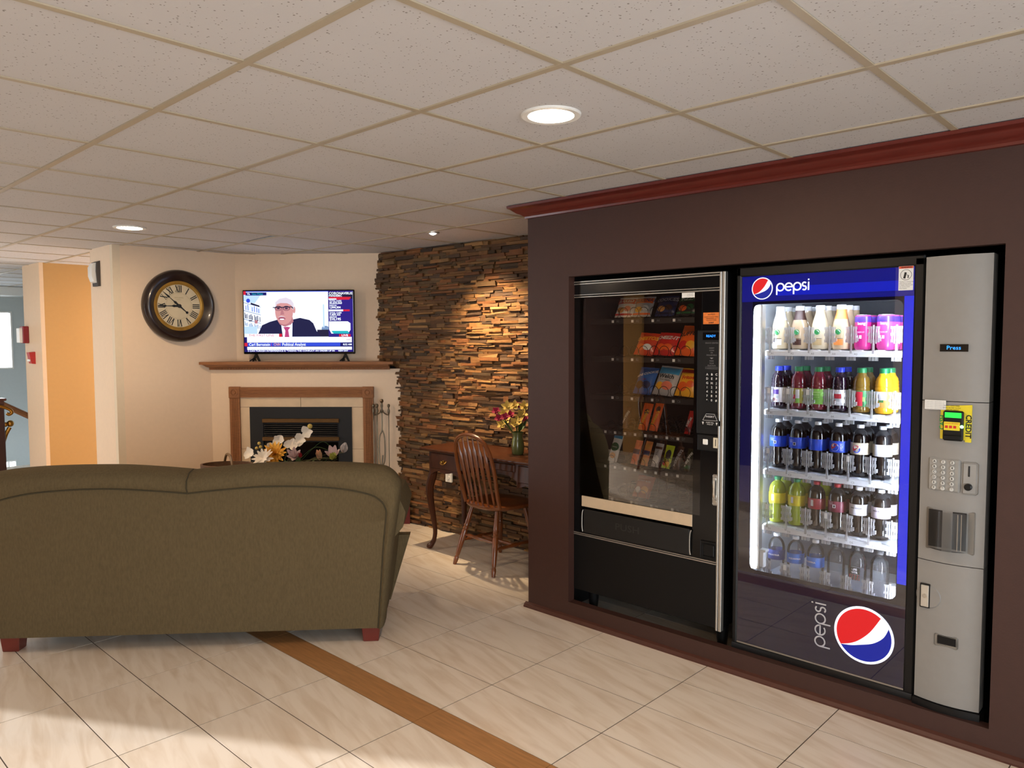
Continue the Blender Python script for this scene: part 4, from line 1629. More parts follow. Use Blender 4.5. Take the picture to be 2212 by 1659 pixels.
for p0, p1 in (((0.856, 1.201), (0.898, 1.201)), ((0.898, 1.201), (0.914, 1.170)), ((0.914, 1.170), (0.838, 1.170)), ((0.838, 1.170), (0.856, 1.201))):
    q.tube([(p0[0], -0.0225, p0[1]), (p1[0], -0.0225, p1[1])], 0.0007, 4)
q.text('INSERT', 0.876, 1.188, 0.012, -0.0228, sx=1.2)
q.text('INSERT BILL', 0.876, 1.160, 0.008, -0.0228)
q.text('FACE UP', 0.876, 1.151, 0.008, -0.0228)
for x_ in (0.839, 0.911):
    q.shape([(x_ - 0.005, 1.162), (x_, 1.148), (x_ + 0.005, 1.162)], -0.0228)
q.build('lettering', m_wht_ink, ba, smooth=0)
q = MB()
q.box(0.80, 0.918, -0.004, 0.0, 1.02, 1.098, 0.003)
q.build('coin_panel', m_black, sn)
q = MB()
q.box(0.830, 0.857, -0.009, -0.003, 1.05, 1.077, 0.003)
q.build('return_button', m_white, sn)
q = MB()
q.box(0.885, 0.912, -0.008, -0.003, 1.038, 1.088, 0.002)
cs = q.build('coin_plate', M('ivory_plate', (206, 198, 176), 0.4), sn)
q = MB()
q.box(0.897, 0.9005, -0.0085, -0.0075, 1.048, 1.08)
q.build('slot', m_ink, cs, smooth=0)
q = MB()
q.box(0.884, 0.914, -0.008, 0.0, 0.762, 0.912, 0.005)
hp = q.build('handle_plate', m_alu, sn)
q = MB()
q.tube([(0.899, -0.012, 0.80), (0.899, -0.018, 0.82), (0.899, -0.018, 0.88), (0.899, -0.012, 0.895)], 0.009, 8)
q.lathe([(0.010, -0.008), (0.010, -0.013), (0.0001, -0.013)], 14, c=(0.899, 0, 0.782), axis='y')
q.build('handle', M('polished_steel', (200, 198, 192), 0.2, metal=1.0), hp)
q = MB()
q.box(0.822, 0.914, -0.004, 0.0, 0.494, 0.583, 0.004)
q.box(0.836, 0.900, -0.010, -0.002, 0.508, 0.570, 0.006)
q.build('coin_cup', m_blackm, sn)
q = MB()
q.rect(0.706, 0.776, 1.757, 1.781, -0.0025)
pn = q.build('notice_label', m_paper, sn, smooth=0)
q = MB()
q.text('Credit Card', 0.752, 1.774, 0.007, -0.003)
q.text('Accepted Here', 0.752, 1.766, 0.006, -0.003)
q.build('lettering', m_greyink, pn, smooth=0)

# trays, spirals and shelf tags
m_tray = M('black_tray_steel', (24, 23, 23), 0.5)
m_coil = M('black_coil_wire', (10, 10, 10), 0.35, metal=0.3)
TRZ = {'A': 1.672, 'B': 1.466, 'C': 1.256, 'D': 1.064, 'E': 0.872, 'F': 0.692}
TD = 0.13                                   # depth of the tray fronts behind the glass
wide = [0.235 + 0.1275 * k for k in range(4)]
thin = [0.158 + 0.0655 * k + 0.03 for k in range(8)]
for rw, zt in TRZ.items():
    q = MB()
    q.box(0.05, 0.765, TD, 0.78, zt - 0.012, zt - 0.006)
    q.box(0.05, 0.765, TD - 0.006, TD, zt - 0.034, zt - 0.004, 0.002)
    tray = q.build('tray', m_tray, sn, smooth=0)
    slots = wide if rw in 'ABCF' else thin
    lab = ['%s%d' % (rw, 2 * k) for k in range(4)] if rw in 'ABCF' else ['%s%d' % (rw, k) for k in range(8)]
    for sx_, lb in zip(slots, lab):
        q = MB()
        q.rect(sx_ - 0.038, sx_ - 0.023, zt - 0.026, zt - 0.012, TD - 0.0072)
        q.build('price_tag', m_paper, tray, smooth=0)
        q = MB()
        q.text(lb, sx_ + 0.002, zt - 0.019, 0.019, TD - 0.0072, sx=0.8)
        q.build('lettering', m_greyink, tray, smooth=0)
        q = MB()
        cr = 0.029 if rw in 'ABCF' else 0.0235
        for cx_ in ((sx_ - 0.03, sx_ + 0.03) if rw in 'ABCF' else (sx_,)):
            pts = []
            for tn in range(6):
                for k in range(16):
                    a = 2 * PI * k / 16 - PI / 2
                    pts.append((cx_ + cr * math.cos(a), TD + 0.008 + 0.1 * (tn + (max(0, k - 14) / 2)), zt - 0.003 + cr + cr * math.sin(a)))
            q.tube(pts, 0.0016, 4)
        q.build('spiral', m_coil, sn)


# ---- snack bags and bars
def snack(label, cat, x, z, y, wd, ht, th, lean, mats, art, name='snack_bag', roll_=0.0, grp='snacks in the vending machine'):
    """pillow pack standing on its tray, base centre at (x, y, z), leaning back; art(q, front) draws the print"""
    wd *= 1.12 if name == 'snack_bag' else 1.0
    t = thing(name, label, cat, (MX + y, SN0[1] - x, z + 0.004), RZ, grp)
    mtx = Matrix.Rotation(lean, 4, 'X') @ Matrix.Rotation(roll_, 4, 'Y')

    def bulge(xx, zz):
        a = max(0.0, 1 - (abs(xx) / (wd / 2)) ** 2.4)
        b_ = max(0.0, min(1, (zz - 0.08 * ht) / (0.84 * ht)))
        return th / 2 * (a ** 0.55) * (max(0, math.sin(PI * b_)) ** 0.5)
    q = MB()
    nx, nz = 10, 14
    for sgn in (-1, 1):
        def f(u, v):
            xx = (u - 0.5) * wd
            zz = v * ht
            crimp = 0.0012 * math.sin(u * 60) if (v < 0.07 or v > 0.93) else 0.0
            wrinkle = 0.0012 * math.sin(17 * u + 9 * v) * math.sin(23 * v)
            return (xx * (1 - 0.03 * math.sin(PI * v)), sgn * (bulge(xx, zz) + 0.0006) + crimp + wrinkle * (1 if 0 < u < 1 else 0), zz)
        q.grid(f, nx, nz)
    q.xf(0, mtx)
    q.build('wrapper', mats[0], t, smooth=70)
    if art:
        q = MB()

        def front(c):
            return Vector((c.x, -(bulge(c.x, c.z) + 0.0034) - c.y * 0.0, c.z))

        def paint(mi, fn):
            q.mi = mi
            i0 = q.mark()
            fn()
            lay_ = paint.k
            paint.k += 1
            q.xf(i0, lambda c: front(c) + Vector((0, -0.0005 * lay_, 0)))
        paint.k = 0

        def blob(cx, cz, rx, rz, n_=20):
            # fan with a centre so that it follows the bulge
            for k in range(n_):
                a, b_ = 2 * PI * k / n_, 2 * PI * (k + 1) / n_
                for r0, r1 in ((0, .5), (.5, 1)):
                    pa = [(cx + rx * r * math.cos(w_), 0, cz + rz * r * math.sin(w_)) for r, w_ in ((r0, a), (r1, a), (r1, b_), (r0, b_))]
                    q.poly(pa if r0 else [pa[0], pa[1], pa[2]])

        def band(z0, z1, k0=-0.47, k1=0.47, skew=0.0):
            m_ = 8
            nzz = max(1, int((z1 - z0) / (0.08 * ht)))
            for i in range(m_):
                for j in range(nzz):
                    xa, xb = wd * (k0 + (k1 - k0) * i / m_), wd * (k0 + (k1 - k0) * (i + 1) / m_)
                    za, zb = z0 + (z1 - z0) * j / nzz, z0 + (z1 - z0) * (j + 1) / nzz
                    q.poly([(xa, 0, za + skew * xa), (xb, 0, za + skew * xb), (xb, 0, zb + skew * xb), (xa, 0, zb + skew * xa)])
        art(paint, blob, band, lambda s, x_, z_, sz, **k_: q.text(s, x_, z_, sz, 0.0, **k_), wd, ht)
        q.xf(0, mtx)
        q.build('print', mats, t, smooth=0)
    return t


FOIL = dict(rough=0.28, noise=0.08, scale=25, spec=0.6)


def foil(nm, rgb):
    return M(nm, rgb, **FOIL)


f_red, f_or, f_white, f_navy, f_yel, f_blue = foil('red_foil', (196, 36, 30)), foil('orange_foil', (232, 96, 28)), foil('white_foil', (224, 220, 212)), foil('navy_foil', (24, 40, 84)), foil('yellow_foil', (236, 172, 40)), foil('blue_foil', (40, 96, 170))
f_gr, f_blk, f_brn, f_sil, f_tan, f_lg = foil('green_foil', (30, 92, 52)), foil('black_foil', (26, 24, 24)), foil('brown_foil', (70, 40, 26)), foil('silver_foil', (176, 172, 170)), foil('biscuit_print', (214, 148, 72)), foil('lime_foil', (190, 206, 40))
f_cy, f_dred, f_pk = foil('sky_foil', (70, 160, 206)), foil('dark_red_foil', (120, 16, 20)), foil('salmon_foil', (226, 120, 92))


def art_chips(c1, word, ink, c2=None):
    def art(paint, blob, band, text, wd, ht):
        paint(1, lambda: band(ht * .62, ht * .90))
        paint(2, lambda: text(word, 0, ht * .76, wd * .26, bold=.02, rot=.05))
        paint(3, lambda: blob(-wd * .16, ht * .30, wd * .2, ht * .13))
        paint(4, lambda: blob(wd * .2, ht * .36, wd * .17, ht * .13))
        paint(1, lambda: band(ht * .08, ht * .14))
    return art


def art_big(word, sz, words2=None, rot=.12, zz=.68):
    def art(paint, blob, band, text, wd, ht):
        paint(1, lambda: text(word, 0, ht * zz, sz, bold=.03, rot=rot, shear=.2))
        paint(2, lambda: blob(-wd * .17, ht * .30, wd * .2, ht * .14))
        paint(3, lambda: blob(wd * .18, ht * .32, wd * .21, ht * .13))
        if words2:
            paint(4, lambda: text(words2, wd * .02, ht * .5, sz * .45, bold=.02, rot=rot))
    return art


def yb(k):
    return TD + 0.045


LN = R(-28)
dW = 0.105
snack('red and white chip bag, left one of the top tray in the snack machine', 'snack', wide[0] + .002, TRZ['A'], yb(0), dW, .122, .036, LN, [f_white, f_red, f_white, f_tan, f_pk], art_chips(0, 'BAKED', 2))
snack('orange and silver chip bag, second on the top tray', 'snack', wide[1] - .01, TRZ['A'], yb(0), dW, .122, .036, LN, [f_sil, f_or, f_navy, f_yel, f_white], art_chips(0, 'ORIGINAL', 2))
snack('dark navy snack bag, third on the top tray', 'snack', wide[2] + .005, TRZ['A'], yb(0), dW, .12, .036, LN, [f_navy, foil('deep_navy_foil', (14, 22, 52)), f_sil, f_tan, f_brn], art_chips(0, 'COOKIES', 2))
snack('black and green snack bag, rightmost on the top tray', 'snack', wide[3] + .006, TRZ['A'], yb(0), dW, .12, .036, LN, [f_blk, f_gr, f_white, f_or, f_gr], art_chips(0, 'PIZZA', 2))
snack('red cheese snack bag with yellow lettering, second tray', 'snack', wide[1] + .002, TRZ['B'], yb(0), .110, .135, .04, LN, [foil('cheese_red_foil', (206, 62, 30)), f_yel, f_or, f_white, f_yel], art_big('CHEETOS', .03), roll_=.08)
snack('bright red cracker bag, middle of the second tray', 'snack', wide[2] + .002, TRZ['B'], yb(0), .112, .135, .04, LN, [f_red, f_white, f_or, f_or, f_yel], art_big('CHEEZ-IT', .029, None, .03, .72), roll_=.06)
snack('tall orange chip bag, right end of the second tray', 'snack', wide[3] + .004, TRZ['B'], yb(0), .112, .175, .042, LN, [f_or, f_ink if False else m_ink, f_red, f_yel, f_white], art_big('RUFFLES', .034, None, .18, .68), roll_=.06)
snack('blue cookie bag at the left of the third tray', 'snack', wide[1] - .004, TRZ['C'], yb(0), .105, .16, .04, LN, [f_blue, f_white, f_brn, f_navy, f_red], art_big('MINI COOKIE', .021, 'Chips', .35, .72), roll_=.05)
snack('sky blue and white trail mix bag, middle of the third tray', 'snack', wide[2] - .002, TRZ['C'], yb(0), .118, .17, .042, LN, [f_sil, m_ink, f_yel, f_pk, f_cy], lambda paint, blob, band, text, wd, ht: (paint(4, lambda: band(ht * .7, ht * .94)), paint(1, lambda: text('Welch', 0, ht * .6, .034, bold=.03)), paint(2, lambda: blob(-wd * .2, ht * .28, wd * .18, ht * .12)), paint(3, lambda: blob(wd * .14, ht * .3, wd * .24, ht * .14)), paint(1, lambda: text('fruit snacks', 0, ht * .48, .014))), roll_=.08)
snack('golden yellow chip bag, right end of the third tray', 'snack', wide[3] + .002, TRZ['C'], yb(0), .108, .16, .042, LN, [f_yel, f_red, f_or, f_or, f_dred], lambda paint, blob, band, text, wd, ht: (paint(1, lambda: band(ht * .8, ht * .95)), paint(1, lambda: text('Fritos', 0, ht * .62, .03, bold=.03, rot=.1)), paint(2, lambda: blob(-wd * .16, ht * .3, wd * .24, ht * .16)), paint(3, lambda: blob(wd * .2, ht * .4, wd * .18, ht * .12))), roll_=.06)


def art_bar(word, ink, z=.5, sz=.6, extra=None):
    def art(paint, blob, band, text, wd, ht):
        if extra:
            extra(paint, blob, band, text, wd, ht)
        paint(ink, lambda: text(word, 0, ht * z, wd * sz, bold=.03, rot=R(74), sx=1.0))
    return art


GB = 'candy bars in the snack machine'
BL = R(-20)
CB = 'candy bar'


def barz(lbl, k, rw, wd, ht, mats, art, dx=0.0, nm='candy_bar', cat='candy bar', roll_=.06, th=.02):
    snack(lbl, cat, thin[k] + dx, TRZ[rw], TD + .034, wd, ht, th, BL, mats, art, nm, roll_, GB)


barz('slim brown and white candy bar, left of the fourth tray', 1, 'D', .034, .125, [f_brn, f_white, f_pk, f_brn], art_bar('SNICKERS', 1, .5, .5))
barz('left one of two bright orange candy packs on the fourth tray', 3, 'D', .058, .15, [f_or, f_yel, f_brn, f_brn], art_bar("Reese's", 1, .45, .52, lambda p, bl, bd, tx_, w_, h_: p(2, lambda: bl(w_ * .1, h_ * .66, w_ * .25, h_ * .12))), -.012, 'candy_pack')
barz('right one of two bright orange candy packs on the fourth tray', 4, 'D', .052, .155, [f_or, f_yel, f_brn, f_brn], art_bar("Reese's", 1, .45, .55, lambda p, bl, bd, tx_, w_, h_: p(2, lambda: bl(w_ * .1, h_ * .78, w_ * .25, h_ * .1))), -.010, 'candy_pack')
barz('red and white candy bar, right end of the fourth tray', 7, 'D', .034, .125, [f_red, f_white, f_dred, f_brn], art_bar('KitKat', 1, .5, .6, lambda p, bl, bd, tx_, w_, h_: p(2, lambda: bd(h_ * .1, h_ * .3))), -.002)
barz('large white bar with green circle, left end of the fifth tray', 0, 'E', .062, .165, [f_white, f_gr, f_tan, f_cy], lambda p, bl, bd, tx_, w_, h_: (p(3, lambda: bd(h_ * .80, h_ * .95)), p(1, lambda: bl(0, h_ * .5, w_ * .42, h_ * .15)), p(0, lambda: tx_('nature', 0, h_ * .5, w_ * .2)), p(2, lambda: bl(0, h_ * .2, w_ * .3, h_ * .1))), -.015, 'granola_bar', 'granola bar', .09)
barz('salmon pink cracker pack, second from left on the fifth tray', 2, 'E', .044, .135, [f_pk, f_navy, f_or, f_or], lambda p, bl, bd, tx_, w_, h_: (p(1, lambda: bd(h_ * .42, h_ * .62)), p(2, lambda: bl(0, h_ * .22, w_ * .4, h_ * .15))), 0, 'cracker_pack', 'cracker pack')
barz('orange cracker pack with blue band, third on the fifth tray', 3, 'E', .044, .135, [foil('apricot_foil', (218, 136, 74)), f_navy, f_tan, f_tan], lambda p, bl, bd, tx_, w_, h_: (p(1, lambda: bd(h_ * .42, h_ * .60)), p(2, lambda: bl(0, h_ * .20, w_ * .42, h_ * .13)), p(2, lambda: bl(0, h_ * .78, w_ * .4, h_ * .12))), 0, 'cracker_pack', 'cracker pack')
barz('silver grey bar in the middle of the fifth tray', 4, 'E', .048, .13, [f_sil, f_white, f_brn, f_brn], lambda p, bl, bd, tx_, w_, h_: (p(1, lambda: bl(0, h_ * .3, w_ * .4, h_ * .18)), p(2, lambda: bd(h_ * .75, h_ * .85)), p(2, lambda: tx_('PopTart', 0, h_ * .55, w_ * .28, rot=R(74)))), .002)
barz('black and lime yellow candy pack on the fifth tray', 5, 'E', .052, .125, [f_lg, m_ink, f_red, f_yel], lambda p, bl, bd, tx_, w_, h_: (p(2, lambda: bl(-w_ * .2, h_ * .2, w_ * .2, h_ * .1)), p(3, lambda: bl(w_ * .15, h_ * .2, w_ * .25, h_ * .14)), p(1, lambda: bl(w_ * .1, h_ * .6, w_ * .3, h_ * .2)), p(1, lambda: tx_('SOUR', 0, h_ * .42, w_ * .36, rot=.3, bold=.04)), p(1, lambda: tx_('KIDS', 0, h_ * .3, w_ * .34, rot=.3, bold=.04))), .002, 'candy_pack')
barz('dark brown candy bar second from the right on the fifth tray', 6, 'E', .038, .125, [f_brn, f_sil, f_brn, f_brn], art_bar('HERSHEYS', 1, .5, .55), 0)
barz('dark green and gold candy bar, right end of the fifth tray', 7, 'E', .036, .12, [foil('dark_olive_foil', (54, 52, 28)), f_white, f_gr, f_yel], art_bar('Milky Way', 1, .5, .55, lambda p, bl, bd, tx_, w_, h_: p(2, lambda: bd(h_ * .1, h_ * .25))), -.004)
snack('single red brown pastry bag on the bottom tray', 'snack', wide[1] - .006, TRZ['F'], yb(0), .098, .125, .035, LN, [foil('russet_foil', (150, 64, 36)), f_white, f_tan, f_tan], lambda paint, blob, band, text, wd, ht: (paint(1, lambda: blob(-wd * .2, ht * .3, wd * .16, ht * .14)), paint(2, lambda: blob(wd * .18, ht * .34, wd * .2, ht * .16)), paint(1, lambda: text('HONEY BUN', 0, ht * .72, .014))), roll_=.04)

# ================================================================== DRINK MACHINE
DR0 = (MX, 1.66, 0.0)
dr = thing('drink_machine', 'tall lit glass-front drink vending machine with blue panels and grey control column', 'vending machine', DR0, RZ)
m_navy = EM('backlit_blue_panel', (0, 16, 160), 0.5)
m_navyd = M('dark_navy_panel', (14, 16, 46), 0.6, noise=0.02, spec=0.05)
m_inw = M('white_cabinet_liner', (206, 212, 218), 0.5, noise=0.02)
m_led = EM('led_tube', (226, 238, 255), 40.0)
m_led2 = EM('led_tube_bright', (226, 238, 255), 80.0)
DWD = 0.79
q = MB()
q.box(0.0, 0.05, 0.06, 0.85, 0.08, 1.87)
q.box(0.745, 1.02, 0.06, 0.85, 0.08, 1.87)
q.box(0.05, 0.745, 0.06, 0.85, 1.75, 1.87)
q.box(0.05, 0.745, 0.06, 0.85, 0.08, 0.40)
q.box(0.05, 0.745, 0.80, 0.85, 0.40, 1.75)
q.build('cabinet', m_blackm, dr, smooth=0)
for x0 in (0.06, 0.93):
    q = MB()
    q.lathe([(0.025, 0.0), (0.03, 0.01), (0.022, 0.08)], 14, c=(x0, 0.2, 0))
    q.build('leg', m_black, dr)
    q = MB()
    q.lathe([(0.025, 0.0), (0.03, 0.01), (0.022, 0.08)], 14, c=(x0, 0.75, 0))
    q.build('leg', m_black, dr)
q = MB()
q.box(0.051, 0.06, 0.06, 0.79, 0.41, 1.74)
q.box(0.736, 0.744, 0.06, 0.79, 0.41, 1.74)
q.box(0.06, 0.736, 0.06, 0.79, 1.735, 1.745)
q.box(0.06, 0.736, 0.06, 0.79, 0.405, 0.415)
q.build('liner', m_inw, dr, smooth=0)
q = MB()
q.box(0.06, 0.736, 0.60, 0.61, 0.415, 1.735)
q.build('liner_back', M('grey_cabinet_back', (70, 74, 82), 0.5), dr, smooth=0)
# door
q = MB()
q.box(0.0, 0.024, 0.0, 0.055, 0.075, 1.885, 0.006)
q.box(0.752, DWD, 0.0, 0.055, 0.085, 1.875, 0.006)
q.box(0.0, DWD, 0.0, 0.055, 1.84, 1.885, 0.006)
q.box(0.0, DWD, -0.006, 0.055, 0.072, 0.128, 0.008, 2)
q.build('door_frame', m_black, dr)
WX0, WX1, WZ0, WZ1, WR = 0.080, 0.712, 0.488, 1.712, 0.028


def rrect(x0, x1, z0, z1, r, k=6):
    out = []
    for cx_, cz_, a0 in ((x1 - r, z1 - r, 0), (x0 + r, z1 - r, 90), (x0 + r, z0 + r, 180), (x1 - r, z0 + r, 270)):
        for i in range(k + 1):
            a = R(a0 + 90 * i / k)
            out.append((cx_ + r * math.cos(a), cz_ + r * math.sin(a)))
    return out


def ringpanel(q, inner, x0, x1, z0, z1, y):
    """flat panel with a rounded window: inner outline joined to the outer rectangle"""
    k = len(inner) // 4
    corners = [(x1, z1), (x0, z1), (x0, z0), (x1, z0)]
    I = [q.bm.verts.new((p[0], y, p[1])) for p in inner]
    O = [q.bm.verts.new((p[0], y, p[1])) for p in corners]
    for c_ in range(4):
        for i in range(k - 1):
            q.face([O[c_], I[c_ * k + i + 1], I[c_ * k + i]])
        q.face([O[c_], O[(c_ + 1) % 4], I[((c_ + 1) * k) % len(I)], I[c_ * k + k - 1]])


inner = rrect(WX0, WX1, WZ0, WZ1, WR)
q = MB()
ringpanel(q, inner, 0.024, 0.752, 0.455, 1.745, 0.012)
q.build('window_surround', m_navyd, dr, smooth=0)
q = MB()
q.box(0.024, 0.752, 0.010, 0.014, 1.725, 1.84)
hp = q.build('header_panel', m_navy, dr, smooth=0)
q = MB()
q.box(0.19, 0.750, 0.0085, 0.0105, 1.748, 1.788)
q.build('lit_band', EM('backlit_blue_band', (0, 30, 215), 0.62), hp, smooth=0)
q = MB()
q.box(0.716, 0.751, 0.009, 0.0115, 0.56, 1.725)
q.build('side_light_panel', EM('backlit_blue_edge', (4, 40, 235), 0.75), dr, smooth=0)
q = MB()
q.box(0.025, 0.075, 0.0095, 0.0118, 0.80, 1.725)
q.build('side_panel', EM('backlit_blue_dim', (6, 14, 110), 0.22), dr, smooth=0)
q = MB()
q.box(0.024, 0.752, 0.008, 0.014, 0.128, 0.47)
lp = q.build('lower_panel', M('dark_slate_blue', (24, 30, 82), 0.6, noise=0.02, spec=0.05), dr, smooth=0)
q = MB()
q.box(0.024, 0.752, 0.0055, 0.0065, 0.128, 1.84)
q.build('door_glass', GL('machine_glass'), dr, smooth=0)
q = MB()
q.box(0.024, 0.752, 0.004, 0.0075, 0.128, 0.134)
q.build('door_sill', m_alu, dr, smooth=0)


def globe(q, cx, cz, r, y, tilt, mi):
    """round emblem: red top, white wave, blue bottom, white rim; mi = (rim, red, white, blue)"""
    def rot(p):
        c, s_ = math.cos(tilt), math.sin(tilt)
        return (cx + r * (p[0] * c - p[1] * s_), cz + r * (p[0] * s_ + p[1] * c))
    q.mi = mi[0]
    q.disc(cx, cz, r * 1.075, y, 48)
    q.mi = mi[2]
    q.disc(cx, cz, r * 1.0, y - 0.0004, 48)

    def arc(a0, a1, n_=24):
        return [(math.cos(R(a0 + (a1 - a0) * i / n_)), math.sin(R(a0 + (a1 - a0) * i / n_))) for i in range(n_ + 1)]
    def curve(pts):
        return [(p.x, p.y) for p in smooth_path([(a, b_, 0) for a, b_ in pts], 6)]
    left, ur, rr_ = (-0.82, -0.55), (0.60, 0.78), (0.88, 0.46)
    lo = curve([left, (-0.45, -0.42), (-0.12, -0.20), (0.25, 0.20), ur])
    lo2 = curve([left, (-0.45, -0.50), (-0.12, -0.40), (0.35, -0.22), (0.70, 0.08), rr_])

    def ang(p):
        return math.degrees(math.atan2(p[1], p[0]))
    q.mi = mi[1]
    top = arc(ang(ur), ang(left) + 360)
    q.shape([rot((p[0] * .985, p[1] * .985)) for p in top] + [rot(p) for p in lo[1:-1]], y - 0.0008)
    q.mi = mi[3]
    bot = arc(ang(left), ang(rr_))
    q.shape([rot((p[0] * .985, p[1] * .985)) for p in bot] + [rot(p) for p in lo2[::-1][1:-1]], y - 0.0008)


def word(q, x, z, h, y, rot=0.0, wt=0.0078):
    """thin rounded lower-case word on the emblem's right: p e p s i; h = x-height; drawn with flat strokes"""
    c, s_ = math.cos(rot), math.sin(rot)

    def st_(pts, closed=False):
        P_ = [(x + p[0] * h * c - p[1] * h * s_, z + p[0] * h * s_ + p[1] * h * c) for p in pts]
        n_ = len(P_)
        for i in range(n_ if closed else n_ - 1):
            a, b_ = P_[i], P_[(i + 1) % n_]
            d = Vector((b_[0] - a[0], b_[1] - a[1]))
            if d.length < 1e-7:
                continue
            d.normalize()
            e = d * wt * 0.18
            nx_, nz_ = -d.y * wt / 2, d.x * wt / 2
            a = (a[0] - e.x, a[1] - e.y)
            b_ = (b_[0] + e.x, b_[1] + e.y)
            q.shape([(a[0] + nx_, a[1] + nz_), (a[0] - nx_, a[1] - nz_), (b_[0] - nx_, b_[1] - nz_), (b_[0] + nx_, b_[1] + nz_)], y - 0.00002 * (i % 7))

    def arc(cx, cy, r, a0, a1, n_=22):
        return [(cx + r * math.cos(R(a0 + (a1 - a0) * i / n_)), cy + r * math.sin(R(a0 + (a1 - a0) * i / n_))) for i in range(n_ + 1)]
    for o in (0.0, 2.24):
        st_(arc(o + .5, .5, .47, 0, 360), True)
        st_([(o + .03, .5), (o + .03, -.45)])
    st_(arc(1.62, .5, .47, -52, -360))
    st_([(1.15, .5), (2.09, .5)])
    so = 3.36
    st_(arc(so + .30, .73, .24, 40, 250, 16) + arc(so + .30, .26, .235, 80, -140, 16)[1:])
    st_([(so + .84, .0), (so + .84, .98)])
    st_([(so + .84, 1.24), (so + .84, 1.36)])


logo_m = [EM('lit_white_graphic', (240, 244, 255), 1.2), EM('lit_red_graphic', (216, 20, 24), 0.85), EM('lit_blue_graphic', (14, 34, 170), 0.6)]
q = MB()
globe(q, 0.123, 1.783, 0.046, 0.0045, 0.0, (0, 1, 0, 2))
q.build('emblem', logo_m, hp, smooth=0)
q = MB()
word(q, 0.190, 1.768, 0.034, 0.0045, 0.0, 0.0062)
q.build('lettering', logo_m[0], hp, smooth=0)
q = MB()
globe(q, 0.594, 0.314, 0.112, 0.0038, 0.0, (0, 1, 0, 2))
q.build('emblem', logo_m, lp, smooth=0)
q = MB()
word(q, 0.436, 0.215, 0.045, 0.0038, R(90), 0.0062)
q.build('lettering', M('silver_grey_print', (176, 178, 188), .4), lp, smooth=0)
q = MB()
q.rect(0.694, 0.748, 1.747, 1.843, 0.0035)
ws = q.build('warning_sticker', m_paper, dr, smooth=0)
q = MB()
q.rect(0.695, 0.747, 1.833, 1.842, 0.003)
q.build('sticker_band', M('orange_red_ink', (214, 78, 40), .5), ws, smooth=0)
q = MB()
q.text('WARNING', 0.722, 1.8375, 0.008, 0.0025, bold=.03)
q.lathe([(0.0195, 0.003), (0.021, 0.003)], 32, c=(0.721, 0, 1.808), axis='y', cap=False)
q.shape([(0.711, 1.795), (0.719, 1.793), (0.724, 1.817), (0.716, 1.819)], 0.003)
q.shape([(0.726, 1.795), (0.729, 1.795), (0.732, 1.806), (0.729, 1.808)], 0.003)
q.tube([(0.733, 0.003, 1.795), (0.724, 0.003, 1.81)], 0.0007, 4)
for k, tt in enumerate(('Tipping or rocking may', 'cause serious injury', 'or death. Machine will', 'not vend product', 'when tipped.')):
    q.text(tt, 0.697, 1.781 - k * 0.0066, 0.0055, 0.003, 'l')
q.build('lettering', m_ink, ws, smooth=0)

# interior light tubes (left and right) and shelves
for x0, x1 in ((0.082, 0.091), (0.098, 0.104)):
    q = MB()
    q.box(x0, x1, 0.018, 0.03, 0.492, 1.708)
    q.build('light_tube', m_led, dr, smooth=0)
q = MB()
q.box(0.112, 0.120, 0.018, 0.05, 0.492, 1.71)
q.build('light_channel', m_alu, dr, smooth=0)
q = MB()
q.box(0.716, 0.734, 0.018, 0.032, 0.45, 1.72)
q.build('light_tube', m_led2, dr, smooth=0)
q = MB()
q.box(0.12, 0.70, 0.018, 0.036, 1.714, 1.724)
q.build('light_tube', m_led, dr, smooth=0)
SHZ = [1.505, 1.234, 0.957, 0.697, 0.430]
m_shelf = M('white_shelf_plastic', (228, 232, 238), 0.4, noise=0.02)
m_clear = GL('clear_plastic', (0.97, 0.98, 1.0), 1.28, 0.12, 0.42, (0.98, 0.99, 1.0))
BX = [0.151 + 0.0915 * k for k in range(6)]
PY = 0.140
for si, sz_ in enumerate(SHZ):
    q = MB()
    q.box(0.115, 0.72, 0.075, 0.58, sz_ - 0.016, sz_ - 0.001)
    q.box(0.115, 0.72, 0.060, 0.075, sz_ - 0.026, sz_ - 0.003, 0.002)
    for k in range(6):
        q.prism([(BX[k] - 0.034, sz_ - 0.006), (BX[k] - 0.014, sz_ + 0.003), (BX[k] + 0.014, sz_ + 0.003), (BX[k] + 0.034, sz_ - 0.006)], 'y', 0.066, 0.10)
    shf = q.build('shelf', m_shelf, dr, smooth=0)
    for k in range(6):
        q = MB()
        q.text('%s%d' % ('ABCDE'[si], k + 1), BX[k], sz_ - 0.015, 0.012, 0.0588)
        q.build('lettering', m_greyink, shf, smooth=0)
    for k in range(7):
        gx_ = 0.140 + 0.0895 * k
        q = MB()
        q.box(gx_ - 0.005, gx_ + 0.003, 0.056, 0.062, sz_ - 0.012, sz_ + 0.03)
        for j in range(5):
            o_ = (j - 2) * 0.0088
            ll = 0.052 - abs(j - 2) * 0.006
            q.tube([(gx_ + o_, 0.056 + abs(j - 2) * 0.001, sz_ + 0.066 - ll + 0.01), (gx_ + o_, 0.056 + abs(j - 2) * 0.001, sz_ + 0.066 + ll - 0.01)], 0.0038, 8)
        for zz in (0.035, 0.062, 0.09):
            q.box(gx_ - 0.024, gx_ + 0.024, 0.055, 0.058, sz_ + zz, sz_ + zz + 0.012)
        q.box(gx_ + 0.02, gx_ + 0.03, 0.05, 0.058, sz_ + 0.04, sz_ + 0.055)
        q.build('dispenser_gate', m_clear, dr, smooth=0)
        q = MB()
        for j in range(3):
            q.box(gx_ - 0.02 + j * 0.013, gx_ - 0.011 + j * 0.013, 0.062, 0.075, sz_ - 0.042, sz_ - 0.027)
        q.build('shelf_clip', m_clear, shf, smooth=0)
